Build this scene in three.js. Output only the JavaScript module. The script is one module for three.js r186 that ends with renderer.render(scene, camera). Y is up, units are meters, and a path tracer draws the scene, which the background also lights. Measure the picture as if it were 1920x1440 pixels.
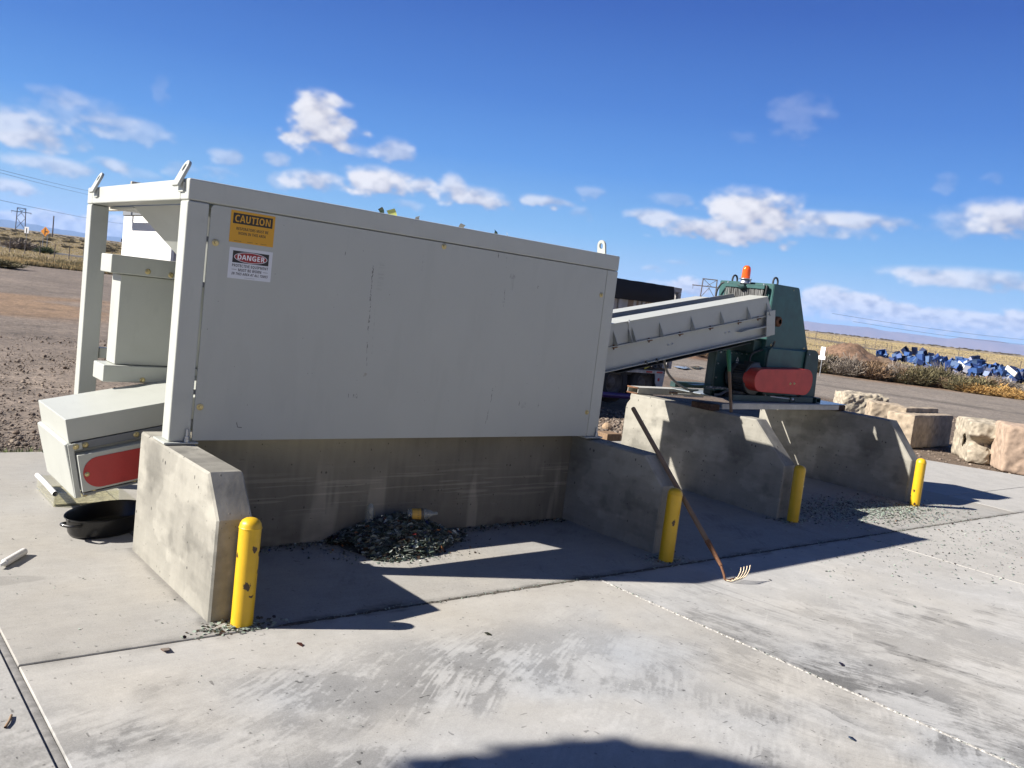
import * as THREE from 'three';
import { RoundedBoxGeometry } from 'three/addons/geometries/RoundedBoxGeometry.js';
import { mergeGeometries } from 'three/addons/utils/BufferGeometryUtils.js';

// ---------------------------------------------------------------- camera, sky, sun, exposure
// Axes: x = u (along the bunker front, to the right), y up, z = -w (w = depth behind the bunker front).
const scene = new THREE.Scene();
const camera = new THREE.PerspectiveCamera(47.91, 4 / 3, 0.1, 60000);
camera.position.set(-1.6612, 1.76, 4.0622);
camera.lookAt(-1.6612 + 0.64497, 1.76 - 0.09291, 4.0622 - 0.75853);
camera.rotateZ(0.11818);
const renderer = new THREE.WebGLRenderer({ antialias: true });
renderer.setSize(1024, 768);
renderer.toneMapping = THREE.LinearToneMapping;
const EXPO = 2.28;
renderer.toneMappingExposure = EXPO;
renderer.shadowMap.enabled = true;

const SUN = new THREE.Vector3(-1.33, 1, -0.645).normalize();
const sun = new THREE.DirectionalLight(new THREE.Color(1, 0.94, 0.86), 5);
sun.position.copy(SUN).multiplyScalar(60); sun.target.position.set(3, 0, 0);
sun.castShadow = true; sun.shadow.mapSize.set(4096, 4096);
Object.assign(sun.shadow.camera, { left: -40, right: 40, top: 40, bottom: -40, near: 1, far: 200 });
sun.shadow.radius = 1;
scene.add(sun, sun.target);

// ---------------------------------------------------------------- noise
let seed = 7;
const rnd = () => { seed = (seed + 0x6d2b79f5) | 0; let t = Math.imul(seed ^ (seed >>> 15), 1 | seed); t = (t + Math.imul(t ^ (t >>> 7), 61 | t)) ^ t; return ((t ^ (t >>> 14)) >>> 0) / 4294967296; };
const rr = (a, b) => a + (b - a) * rnd();
const LAT = new Float32Array(65536); for (let i = 0; i < 65536; i++) LAT[i] = rnd() * 2 - 1;
const mod = (a, n) => ((a % n) + n) % n;
function vn(x, y, p = 256) {
  const ix = Math.floor(x), iy = Math.floor(y), fx = x - ix, fy = y - iy, s = fx * fx * (3 - 2 * fx), t = fy * fy * (3 - 2 * fy);
  let x0, x1, y0, y1;
  if (p === 256) { x0 = ix & 255; x1 = (ix + 1) & 255; y0 = (iy & 255) << 8; y1 = ((iy + 1) & 255) << 8; }
  else { x0 = ix % p; if (x0 < 0) x0 += p; x1 = x0 + 1 === p ? 0 : x0 + 1; y0 = iy % p; if (y0 < 0) y0 += p; y1 = y0 + 1 === p ? 0 : y0 + 1; y0 <<= 8; y1 <<= 8; }
  const a = LAT[x0 + y0], b = LAT[x1 + y0], c = LAT[x0 + y1], d = LAT[x1 + y1];
  return a + (b - a) * s + (c - a + (a - b - c + d) * s) * t;
}
function fbm(x, y, o = 4, p = 256) {
  let v = 0, a = 0.5;
  for (let i = 0; i < o; i++) { v += a * vn(x + i * 17, y + i * 31, p); x *= 2; y *= 2; if (p < 256) p = p * 2 > 256 ? 256 : p * 2; a *= 0.5; }
  return v;
}
function rough(x, y, o = 6) { let v = 0, a = 0.34; for (let i = 0; i < o; i++) { v += a * vn(x + i * 17, y + i * 31); x *= 2.1; y *= 2.1; a *= 0.72; } return v; }
const clamp = (x, a = 0, b = 1) => Math.min(b, Math.max(a, x)), mix = (a, b, t) => a + (b - a) * t;
const ss = (a, b, x) => { const t = clamp((x - a) / (b - a)); return t * t * (3 - 2 * t); };
const toS = (l) => 255 * (l <= 0.0031308 ? 12.92 * l : 1.055 * Math.pow(Math.max(l, 0), 1 / 2.4) - 0.055);
const SRGB = new Uint8Array(4097); for (let i = 0; i <= 4096; i++) SRGB[i] = Math.round(clamp(toS(i / 4096), 0, 255));
const enc = (l) => SRGB[Math.round(clamp(l) * 4096)];
const DEG = Math.PI / 180;

// ---------------------------------------------------------------- sky: air and clouds only
{
  const W = 4096, H = 2048, D = new Float32Array(W * H * 4);
  // azimuth (deg, from w towards u), elevation, half width, half height, opacity
  const CL = [[26.32,9.38,2.05,1.77,0.95],[25.89,10.43,1.41,1.13,0.9],[27.38,8.74,1.13,0.92,0.85],[30.92,8.66,1.27,0.78,0.6],[28.92,8.31,1.27,0.35,0.35],[12.76,7.75,2.48,1.06,0.3],[11.48,8.52,1.59,0.57,0.25],[15.03,7.35,2.19,0.78,0.42],[9.6,6.36,3.1,1.1,0.7],[10.71,5.79,2.0,0.6,0.55],[11.59,4.63,2.1,0.6,0.65],[9.55,3.09,1.5,0.5,0.75],[14.47,5.14,1.06,0.5,0.65],[16.02,4.93,1.27,0.35,0.3],[20.94,6.69,0.78,0.57,0.5],[24.09,7.03,0.78,0.50,0.5],[20.55,5.73,0.99,0.39,0.32],[18.41,5.61,0.99,0.42,0.35],[16.95,9.78,0.42,0.92,0.16],[26.31,6.05,1.63,0.71,0.85],[24.21,5.74,0.92,0.60,0.4],[30.23,6.51,2.12,1.03,1],[33.20,6.67,0.99,0.64,0.8],[35.15,6.92,0.78,0.85,0.75],[36.53,6.41,2.19,0.71,0.9],[40.98,6.74,1.49,0.39,0.7],[32.29,5.43,1.20,0.32,0.4],[44.02,7.58,0.85,0.46,0.35],[43.38,6.26,0.78,0.46,0.35],[54.39,7.28,2.83,1.49,1],[50.84,5.95,2.19,0.78,0.9],[48.39,6.44,1.70,0.60,0.75],[53.20,5.91,3.54,0.78,1],[57.30,6.87,2.55,0.85,0.55],[60.21,7.33,3.11,0.60,0.75],[60.61,6.66,1.49,0.35,0.32],[49.31,7.71,1.34,0.42,0.32],[56.23,13.06,1.49,1.49,0.2],[57.99,13.30,0.71,0.50,0.14],[53.03,11.77,0.92,0.42,0.1],[68.49,7.89,2.19,1.20,0.85],[66.49,7.56,1.84,0.99,0.4],[65.02,9.81,0.57,0.64,0.2],[67.51,10.22,0.57,0.32,0.14],[67.79,4.41,4.95,0.71,0.75],[64.96,4.46,1.63,0.46,0.4],[59.50,2.54,1.77,0.85,0.95],[61.70,2.33,2.19,0.78,1],[63.85,2.05,2.19,0.71,0.95],[66.62,1.98,1.98,0.71,0.9],[68.70,2.03,2.19,0.64,0.85],[69.88,2.23,1.06,0.78,0.95],[61.18,1.74,4.24,0.57,0.7],[66.55,1.47,5.66,0.50,0.7],[48.54,3.21,0.71,0.25,0.5],[50.04,3.79,0.60,0.18,0.42],[53.03,4.71,0.57,0.21,0.25],[51.20,2.27,1.20,0.78,0.95],[49.28,2.29,0.78,0.32,0.5],[9.91,1.35,2.48,0.46,0.95],[11.35,1.78,1.06,0.42,0.8],[13.17,1.34,2.33,0.78,0.9],[15.81,1.60,1.63,0.85,0.95],[17.51,1.58,2.12,0.71,0.8],[20.58,1.51,2.83,0.64,0.8]];
  // the same kind of scattered small cumulus goes on round the rest of the sky
  for (let i = 0; i < 190; i++) { const a = 80 + rnd() * 285, e = 1.2 + 9 * rnd() * rnd(), s = 0.6 + 1.4 * rnd(); CL.push([a, e, s * rr(1.1, 2.2), s * rr(0.4, 0.85), rr(0.3, 1)]); }
  for (let i = 0; i < 24; i++) CL.push([24 + i * 1.1, rr(1.0, 1.9), rr(1, 2), rr(0.35, 0.7), rr(0.5, 0.9)]);
  const bins = Array.from({ length: 360 }, () => []);
  for (const c of CL) for (let k = Math.floor(c[0] - c[2] - 1.5); k <= c[0] + c[2] + 1.5; k++) bins[mod(k, 360)].push(c);
  const lin = (s) => { s /= 255; return s <= 0.04045 ? s / 12.92 : Math.pow((s + 0.055) / 1.055, 2.4); };
  // clear-sky colour by elevation; the unseen upper sky is dimmed against blue shade (display values)
  const STOPS = [[-90, 186, 200, 214], [0, 190, 212, 234], [2, 178, 210, 238], [5, 134, 188, 238], [9, 96, 156, 231], [13, 76, 130, 213], [19, 56, 99, 186], [30, 42, 76, 142], [55, 33, 58, 106], [90, 29, 50, 94]].map(([e, ...c]) => [e, ...c.map((v) => lin(v) / EXPO)]);
  for (let row = 0; row < H; row++) {
    const el = ((row + 0.5) / H - 0.5) * 180;
    let k = 0; while (k < STOPS.length - 2 && el > STOPS[k + 1][0]) k++;
    const f = clamp((el - STOPS[k][0]) / (STOPS[k + 1][0] - STOPS[k][0]));
    const base = [1, 2, 3].map((c) => mix(STOPS[k][c], STOPS[k + 1][c], f));
    for (let col = 0; col < W; col++) {
      const round = ((col + 0.5) / W - 0.5) * 2 * Math.PI, x = Math.cos(round), z = Math.sin(round), o = (row * W + col) * 4;
      let [r, g, b] = base;
      if (el > -0.5 && el < 17) {
        let az = Math.atan2(x, -z) / DEG; if (az < 0) az += 360;
        const lo = ss(4, 2.4, el), n1 = lo > 0.5 ? fbm(az * 2.3, el * 4.2, 5) : fbm(az * 1.15, el * 1.9, 5), n2 = fbm(az * 0.9 + 50, el * 1.5 + 9, 3);
        let best = 0, shade = 0, ws = 0;
        for (const c of bins[Math.floor(az) % 360]) {
          let da = az - c[0]; if (da > 180) da -= 360; if (da < -180) da += 360;
          const wx = da + n2 * 0.8 * c[2] ** 0.5, wy = el - c[1] + n1 * 0.32, q = (wx / c[2]) ** 2 + ((wy > 0 ? wy : wy * 1.35) / c[3]) ** 2;
          if (q > 2.6) continue;
          const m = (1.3 - q) * 0.9 + n1 * 0.95, d = c[4] * ss(mix(-0.3, -0.1, lo), mix(1.05, 0.6, lo), m) * ss(0.0, 0.75, 1.6 - q * 0.62);
          if (d > 0) { best = 1 - (1 - best) * (1 - d); shade += d * clamp(wy / c[3] * 0.5 - da / c[2] * 0.22 + 0.55 + n1 * 0.9); ws += d; }
        }
        if (best > 0.002) {
          const lit = clamp(shade / ws), veil = 0.25 * ss(6, 0, el);
          const cr = mix(mix(0.46, 0.96, lit), r, veil * 0.3), cg = mix(mix(0.46, 0.94, lit), g, veil * 0.3), cb = mix(mix(0.56, 0.96, lit), b, veil * 0.3);
          const al = best * mix(0.72, 1, ss(0.2, 0.8, best));
          r = mix(r, cr / EXPO, al); g = mix(g, cg / EXPO, al); b = mix(b, cb / EXPO, al);
        }
      }
      D[o] = r; D[o + 1] = g; D[o + 2] = b; D[o + 3] = 1;
    }
  }
  const t = new THREE.DataTexture(D, W, H, THREE.RGBAFormat, THREE.FloatType);
  t.mapping = THREE.EquirectangularReflectionMapping; t.magFilter = t.minFilter = THREE.LinearFilter; t.needsUpdate = true;
  scene.background = t; scene.environment = t;
}
scene.fog = new THREE.FogExp2(new THREE.Color(0.36, 0.58, 1.0), 0.000055);

// ---------------------------------------------------------------- helpers
const V = (u, y, w) => new THREE.Vector3(u, y, -w);
function clean(g) {
  if (g.index) g = g.toNonIndexed();
  for (const k of Object.keys(g.attributes)) if (!['position', 'normal', 'uv', 'color'].includes(k)) g.deleteAttribute(k);
  if (!g.attributes.normal) g.computeVertexNormals();
  return g;
}
function planar(g) {                       // uv in metres, by the way a face points
  g = clean(g); const p = g.attributes.position, n = g.attributes.normal, uv = new Float32Array(p.count * 2);
  for (let i = 0; i < p.count; i += 3) {
    let ax = 0, ay = 0, az = 0; for (let k = 0; k < 3; k++) { ax += n.getX(i + k); ay += n.getY(i + k); az += n.getZ(i + k); }
    ax = Math.abs(ax); ay = Math.abs(ay); az = Math.abs(az);
    for (let k = i; k < i + 3; k++) {
      const X = p.getX(k), Y = p.getY(k), Z = p.getZ(k);
      if (ay >= ax && ay >= az) { uv[k * 2] = X; uv[k * 2 + 1] = Z; } else if (ax >= az) { uv[k * 2] = Z; uv[k * 2 + 1] = Y; } else { uv[k * 2] = X; uv[k * 2 + 1] = Y; }
    }
  }
  g.setAttribute('uv', new THREE.BufferAttribute(uv, 2)); return g;
}
const box = (u0, u1, y0, y1, w0, w1, r = 0.004) => {
  const a = Math.abs(u1 - u0), b = Math.abs(y1 - y0), c = Math.abs(w1 - w0), m = Math.min(a, b, c);
  const g = new RoundedBoxGeometry(a, b, c, 1, Math.min(r, m * 0.3));
  g.translate((u0 + u1) / 2, (y0 + y1) / 2, -(w0 + w1) / 2); return planar(g);
};
// an outline pushed along one axis: 'w' takes (u,y) points, 'u' takes (w,y), 'y' takes (u,w)
function prism(pts, axis, c0, c1, bevel = 0.004, holes = []) {
  const sh = pts instanceof THREE.Shape ? pts : new THREE.Shape(pts.map(([a, b]) => new THREE.Vector2(a, b)));
  for (const h of holes) sh.holes.push(h);
  const lo = Math.min(c0, c1), len = Math.abs(c1 - c0), b = Math.min(bevel, len * 0.3);
  const g = new THREE.ExtrudeGeometry(sh, { depth: len - 2 * b, bevelEnabled: b > 0, bevelThickness: b, bevelSize: b, bevelOffset: -b, bevelSegments: 1, curveSegments: 14 });
  g.translate(0, 0, lo + b);
  const p = g.attributes.position;
  for (let i = 0; i < p.count; i++) {
    const a = p.getX(i), q = p.getY(i), c = p.getZ(i);
    if (axis === 'w') p.setXYZ(i, a, q, -c); else if (axis === 'u') p.setXYZ(i, c, q, -a); else p.setXYZ(i, a, c, -q);
  }
  const ix = g.toNonIndexed ? clean(g) : g, q = ix.attributes.position.array;   // (u,y,-w), (c,y,-w) and (u,c,-w) turn the winding round
  for (let i = 0; i < q.length; i += 9) for (let k = 0; k < 3; k++) { const t = q[i + 3 + k]; q[i + 3 + k] = q[i + 6 + k]; q[i + 6 + k] = t; }
  ix.deleteAttribute('normal'); ix.computeVertexNormals(); return planar(ix);
}
function rod(a, b, r0, r1 = r0, n = 10) {
  const d = b.clone().sub(a), g = new THREE.CylinderGeometry(r1, r0, d.length(), n);
  g.applyQuaternion(new THREE.Quaternion().setFromUnitVectors(new THREE.Vector3(0, 1, 0), d.clone().normalize()));
  g.translate((a.x + b.x) / 2, (a.y + b.y) / 2, (a.z + b.z) / 2); return clean(g);
}
const tube = (pts, r, n = 40, k = 8) => clean(new THREE.TubeGeometry(new THREE.CatmullRomCurve3(pts), n, r, k));
function lathe(pts, at, n = 20, dir) {
  const g = new THREE.LatheGeometry(pts.map(([a, b]) => new THREE.Vector2(a, b)), n);
  if (dir) g.applyQuaternion(new THREE.Quaternion().setFromUnitVectors(new THREE.Vector3(0, 1, 0), dir.clone().normalize()));
  return clean(g.translate(at.x, at.y, at.z));
}
const names = new Map();
function numbered(n) { const k = names.get(n) ?? 0; names.set(n, k + 1); return k ? n + '_' + String(k).padStart(3, '0') : n; }
const shadowed = (o) => { o.castShadow = o.receiveShadow = true; return o; };
const join = (geos) => { const l = [].concat(geos).map(clean); return l.length > 1 ? mergeGeometries(l) : l[0]; };
function tag(o, label, category, group, kind) { if (label) o.userData.label = label; if (category) o.userData.category = category; if (group) o.userData.group = group; if (kind) o.userData.kind = kind; return o; }
function thing(name, label, category, at = V(0, 0, 0), group) { const o = new THREE.Group(); o.name = numbered(name); o.position.copy(at); scene.add(o); bases.set(o, at.clone()); return tag(o, label, category, group); }
const bases = new Map();
function part(t, name, geos, mat, label) {          // geometry given in scene axes; t is a thing or one of its parts
  const b = bases.get(t), g = join(geos); if (b) g.translate(-b.x, -b.y, -b.z);
  const m = shadowed(new THREE.Mesh(g, mat)); m.name = name; t.add(m); bases.set(m, b); if (label) m.userData.label = label; return m;
}
function solo(name, geos, mat, label, category, group) { const m = shadowed(new THREE.Mesh(join(geos), mat)); m.name = numbered(name); scene.add(m); return tag(m, label, category, group); }
function struct(name, geos, mat) { const m = shadowed(new THREE.Mesh(join(geos), mat)); m.name = numbered(name); scene.add(m); m.userData.kind = 'structure'; bases.set(m, V(0, 0, 0)); return m; }
function copy(o, at, label) { const c = o.clone(); c.name = numbered(o.name.replace(/_\d+$/, '')); scene.add(c); if (at) c.position.copy(at); if (label) c.userData.label = label; return c; }
function stuff(name, geo, mat, list, parent = scene, label) {   // list of [matrix, colour]
  const m = shadowed(new THREE.InstancedMesh(geo, mat, list.length)); m.name = parent === scene ? numbered(name) : name; m.userData.kind = 'stuff';
  list.forEach(([x, c], i) => { m.setMatrixAt(i, x); if (c) m.setColorAt(i, c); }); if (label) m.userData.label = label;
  parent.add(m); return m;
}
const M4 = (p, q, s) => new THREE.Matrix4().compose(p, q, s);
const eul = (x, y, z) => new THREE.Quaternion().setFromEuler(new THREE.Euler(x, y, z));

// ---------------------------------------------------------------- materials
function tex(w, h, f, repeat, srgb = true) {
  const d = new Uint8Array(w * h * 4);
  for (let y = 0, o = 0; y < h; y++) for (let x = 0; x < w; x++, o += 4) { const c = f((x + 0.5) / w, (y + 0.5) / h, x, y); if (srgb) { d[o] = enc(c[0]); d[o + 1] = enc(c[1]); d[o + 2] = enc(c[2]); } else { d[o] = d[o + 1] = d[o + 2] = clamp(c * 255, 0, 255); } d[o + 3] = 255; }
  const t = new THREE.DataTexture(d, w, h); t.wrapS = t.wrapT = THREE.RepeatWrapping; t.magFilter = THREE.LinearFilter; t.minFilter = THREE.LinearMipmapLinearFilter; t.generateMipmaps = true;
  if (srgb) t.colorSpace = THREE.SRGBColorSpace; if (repeat) t.repeat.set(repeat[0], repeat[1]); t.needsUpdate = true; return t;
}
const std = (o) => new THREE.MeshStandardMaterial(o), rgb = (r, g, b) => new THREE.Color().setRGB(r, g, b);
const grain = (x, y) => LAT[(x & 255) + ((y & 255) << 8)];
// painted steel: tiny orange-peel, faint dust
const PAINT = [0.396, 0.41, 0.376];
const paintTex = tex(512, 512, (u, v, x, y) => { const n = 1 + 0.05 * fbm(u * 8, v * 8, 4, 8) + 0.02 * grain(x, y) - 0.04 * ss(0.32, 0.6, fbm(u * 16, v * 5, 4, 16)); return PAINT.map((c) => c * n); }, [1, 1]);
const peel = tex(256, 256, (u, v) => 0.5 + 0.5 * fbm(u * 64, v * 64, 3, 64), [5, 5], false);
const mPaint = std({ map: paintTex, roughness: 0.42, bumpMap: peel, bumpScale: 0.0004 });
const tint = (c, o = {}) => std({ color: c, roughness: 0.5, bumpMap: peel, bumpScale: 0.0003, ...o });
const speck = (c, amp, opt = {}, size = 256, fr = 12) => std({ map: tex(size, size, (u, v, x, y) => { const n = 1 + amp * fbm(u * fr, v * fr, 4, fr) + amp * 0.4 * grain(x, y); return c.map((k) => k * n); }, opt.rep ?? [1, 1]), roughness: opt.rough ?? 0.6, metalness: opt.metal ?? 0 });
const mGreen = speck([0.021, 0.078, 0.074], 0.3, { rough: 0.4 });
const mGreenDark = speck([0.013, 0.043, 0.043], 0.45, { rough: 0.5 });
const mRed = speck([0.38, 0.026, 0.026], 0.12, { rough: 0.4 });
const mRedGuard = speck([0.45, 0.045, 0.034], 0.2, { rough: 0.5 });
const mZinc = tint(rgb(0.5, 0.42, 0.22), { metalness: 0.8, roughness: 0.4 });
const mSteel = tint(rgb(0.42, 0.44, 0.47), { metalness: 0.85, roughness: 0.38 });
const mDark = tint(rgb(0.025, 0.027, 0.03), { roughness: 0.6 });
const mGrey = tint(rgb(0.16, 0.17, 0.18), { roughness: 0.55 });
const mRust = speck([0.13, 0.06, 0.03], 0.9, { rough: 0.9, rep: [3, 3] });
const mBlackRubber = tint(rgb(0.018, 0.018, 0.02), { roughness: 0.85 });
const mWood = std({ map: tex(256, 256, (u, v) => { const n = 1 + 0.5 * fbm(u * 40, v * 3, 4, 40) + 0.2 * fbm(u * 8, v * 8, 3, 8); return [0.2 * n, 0.13 * n, 0.075 * n]; }, [3, 3]), roughness: 0.8 });
const mWhite = tint(rgb(0.62, 0.62, 0.6), { roughness: 0.5 });

// cast concrete: formwork streaks, cement blotches, bug holes
const holes = []; for (let i = 0; i < 420; i++) holes.push([rnd(), rnd(), 0.0009 + 0.0042 * rnd() ** 5, rr(0.9, 2.2)]);
const holeGrid = new Float32Array(1024 * 1024);
for (const [hu, hv, hr, asp] of holes) { const R = Math.ceil(hr * 1024 * 1.8); for (let j = -R; j <= R; j++) for (let i = -R; i <= R; i++) { const q = Math.hypot(i * asp, j) / (hr * 1024); if (q < 1.4) { const k = mod(Math.round(hu * 1024) + i, 1024) + 1024 * mod(Math.round(hv * 1024) + j, 1024); holeGrid[k] = Math.max(holeGrid[k], ss(1.4, 0.8, q)); } } }
const concTex = tex(1024, 1024, (u, v, x, y) => {
  let n = 1 + 0.3 * fbm(u * 4, v * 4, 6, 4) + 0.16 * fbm(u * 26, v * 7, 4, 26) + 0.1 * fbm(u * 5, v * 60, 3, 5) + 0.06 * grain(x, y);
  n += 0.2 * ss(0.06, 0.22, fbm(u * 8 + 3, v * 8, 6, 8)) + 0.1 * rough(u * 24, v * 24, 4) - 0.26 * ss(0.14, 0.42, fbm(u * 4 + 9, v * 9 + 4, 5, 4));
  n *= 1 - 0.72 * holeGrid[x + y * 1024];
  return [0.23 * n, 0.221 * n, 0.19 * n];
}, [0.5, 0.5]);
const concBump = tex(1024, 1024, (u, v, x, y) => 0.6 + 0.12 * fbm(u * 60, v * 60, 3, 60) - 0.6 * holeGrid[x + y * 1024], [0.5, 0.5], false);
const mConc = std({ map: concTex, roughness: 0.9, bumpMap: concBump, bumpScale: 0.004 });
// the bay's back wall: darker, with pale runs of cement paste and horizontal bucket scrapes
const mConcBack = std({ map: tex(2048, 512, (u, v, x, y) => {
  const U = u * 3.4, Y = v * 0.75;
  let n = 0.8 + 0.2 * fbm(U * 3, Y * 3, 5) + 0.1 * fbm(U * 30, Y * 6, 3) + 0.04 * grain(x, y);
  const run = ss(0.14, 0.34, fbm(U * 5.5 + 2, Y * 0.8 + 5, 4)) * ss(0.62, 0.3, Y + 0.2 * fbm(U * 9, 3, 3));
  const scr = ss(0.16, 0.34, fbm(U * 1.7, Y * 60, 4)) * ss(0.15, 0.3, Y) * ss(0.55, 0.4, Y);
  n += 0.45 * run + 0.34 * scr - 0.3 * ss(0.1, 0.4, fbm(U * 2 + 7, Y * 5, 4)) * ss(0.3, 0.0, Y);
  n *= 1 - 0.6 * holeGrid[(x & 1023) + 1024 * (y & 511)];
  return [0.195 * n, 0.18 * n, 0.143 * n];
}), roughness: 0.92, bumpMap: concBump, bumpScale: 0.003 });

// ---------------------------------------------------------------- the ground: one sheet out to the horizon
const CU = -1.661, CW = -4.062;
function lie(u, w) {
  const du = u - CU, dw = w - CW, d = Math.hypot(du, dw), a = Math.atan2(du, dw) / DEG;
  const t = a > -100 && a < 50 ? ss(15, 50, a) : 1, k = mix(0.0165, 0.0095, t), x = d - 40;
  let s = 0.5 * (x + Math.sqrt(x * x + 60)) - 0.5 * (-40 + Math.sqrt(1660));
  if (d > 1500) s -= (d - 1500) * 3.5;
  return -0.13 + k * s + (d > 60 ? ss(60, 200, d) * (0.5 * fbm(u / 70, w / 70, 3) + 0.12 * fbm(u / 14, w / 14, 2)) : 0);
}
const onRoad = (u, w, ax, aw, bx, bw) => { const L = Math.hypot(bx - ax, bw - aw), du = (bx - ax) / L, dw = (bw - aw) / L; return [(u - ax) * -dw + (w - aw) * du, (u - ax) * du + (w - aw) * dw]; };
function soil(u, w) {
  const d = Math.hypot(u - CU, w - CW), a = Math.atan2(u - CU, w - CW) / DEG, n = fbm(u / 6, w / 6, 4), m = fbm(u / 1.3, w / 1.3, 3), far = fbm(u / 40, w / 25, 4), g = vn(u * 3.1, w * 3.1);
  const L = (c, k) => c.map((x) => x * k);
  const blend = (A, B, t) => A.map((x, i) => mix(x, B[i], clamp(t)));
  let c = L([0.172, 0.138, 0.11], 1 + 0.3 * n + 0.22 * m + 0.1 * g);                       // gravel yard
  if (a < 45) {
    c = blend(c, L([0.23, 0.15, 0.088], 1 + 0.25 * m), ss(0.0, 0.16, 0.2 * n + 0.28 - Math.abs(d - 33) / 24) * ss(22, 14, a + 14 * n) * 1.6); // bare orange patch
    const rut = Math.abs(Math.sin(d * 0.9 + 1.6 * n + a * 0.03)); c = L(c, 1 - 0.35 * ss(0.16, 0.0, rut) * ss(8, 12, d) * ss(48, 38, d));
    c = L(c, mix(1, 0.62, ss(12.5, 9, d + 2.2 * n)));                                     // damp churned soil beside the slab
  } else {
    c = L([0.215, 0.183, 0.15], 1 + 0.16 * n + 0.14 * m + 0.06 * g);                       // graded road on the right
    const e = d - (50 + 3 * n) * mix(0.98, 1, ss(60, 70, a));
    const near = 30.4 + 2.2 * n - 0.02 * (a - 60);
    c = blend(L([0.125, 0.092, 0.065], 1 + 0.4 * m + 0.3 * n), c, ss(-0.8, 0.9, d - near));
    c = L(c, 1 - 0.42 * ss(0.9, 0.2, Math.abs(d - 38 - 1.6 * fbm(u / 9, w / 9, 2) + (a - 62) * 0.1)) * ss(-0.1, 0.3, m + 0.25 + n) - 0.2 * ss(0.6, 0.1, Math.abs(d - 42.5 - n)) );
    c = blend(c, L([0.19, 0.118, 0.07], 1 + 0.5 * m + 0.3 * n), ss(-2, 1.5, e));
    c = blend(c, L([0.275, 0.215, 0.122], 1 + 0.25 * n + 0.25 * far), ss(62, 76, d + 10 * n));
  }
  const grassEdge = a < 45 ? 71 + 9 * n : 90;
  const dry = blend(L(a < 45 ? [0.225, 0.175, 0.097] : [0.285, 0.22, 0.128], 1 + 0.35 * far + 0.22 * n + 0.15 * m), L([0.15, 0.115, 0.065], 1 + 0.3 * m), ss(0.14, 0.42, far + 0.4 * n) * 0.7);
  c = blend(c, dry, ss(-2, 3, d - grassEdge));
  if (a < 45) { const rd = d - 117 + (a - 12) * 1.4 + 2 * n; c = blend(c, L([0.088, 0.083, 0.08], 1 + 0.1 * m), ss(5.4, 4.4, Math.abs(rd))); c = blend(c, L([0.28, 0.24, 0.15], 1), ss(1.3, 0.6, Math.abs(Math.abs(rd) - 5.8)) * 0.5); }
  else { const [s] = onRoad(u, w, 190, 110, 96, 16); c = blend(c, L([0.105, 0.088, 0.07], 1 + 0.4 * m), ss(4.5, 2, Math.abs(s + 6 * far)) * 0.85); }
  return c;
}
const groundTex = tex(1024, 1024, (u, v, x, y) => { let n = 0.86 + 0.34 * fbm(u * 24, v * 24, 5, 24) + 0.16 * grain(x, y); n += 0.42 * ss(0.18, 0.4, fbm(u * 70, v * 70, 2, 70)) - 0.36 * ss(0.2, 0.45, fbm(u * 50 + 5, v * 50, 3, 50)); return [n * 0.8, n * 0.8, n * 0.8]; }, [1 / 3.1, 1 / 3.1]);
const mGround = std({ map: groundTex, vertexColors: true, roughness: 0.97, bumpMap: groundTex, bumpScale: 0.02 });
{
  const az = []; for (let a = -180; a < 180; a += a >= 4 && a < 76 ? 0.22 : 5) az.push(a); az.push(180);
  const rad = [0]; for (let d = 2.5; d < 2600; d *= 1.017) rad.push(d); rad.push(2700, 2800);
  const P = [], C = [], U = [], I = [], n = az.length;
  for (const d of rad) for (const a of az) {
    const u = CU + d * Math.sin(a * DEG), w = CW + d * Math.cos(a * DEG), c = soil(u, w);
    let y = lie(u, w); const inView = a > 3 && a < 77;
    if (inView && d > 9.2 && d < 70) y += 0.02 * fbm(u * 1.6, w * 1.6, 3) + 0.03 * fbm(u * 0.5, w * 0.5, 2) - 0.025;
    P.push(u, y, -w); C.push(...c.map((x) => x * 1.29)); U.push(u, -w);
  }
  for (let i = 0; i < rad.length - 1; i++) for (let j = 0; j < n - 1; j++) { const k = i * n + j; I.push(k, k + n, k + 1, k + 1, k + n, k + n + 1); }
  const g = new THREE.BufferGeometry(); g.setAttribute('position', new THREE.Float32BufferAttribute(P, 3)); g.setAttribute('color', new THREE.Float32BufferAttribute(C, 3)); g.setAttribute('uv', new THREE.Float32BufferAttribute(U, 2)); g.setIndex(I); g.computeVertexNormals();
  if (g.attributes.normal.getY(n * 5 + 3) < 0) { for (let i = 0; i < I.length; i += 3) { const t = I[i + 1]; I[i + 1] = I[i + 2]; I[i + 2] = t; } g.setIndex(I); g.computeVertexNormals(); }
  const m = shadowed(new THREE.Mesh(g, mGround)); m.name = 'ground'; m.userData.kind = 'structure'; scene.add(m);
}
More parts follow.
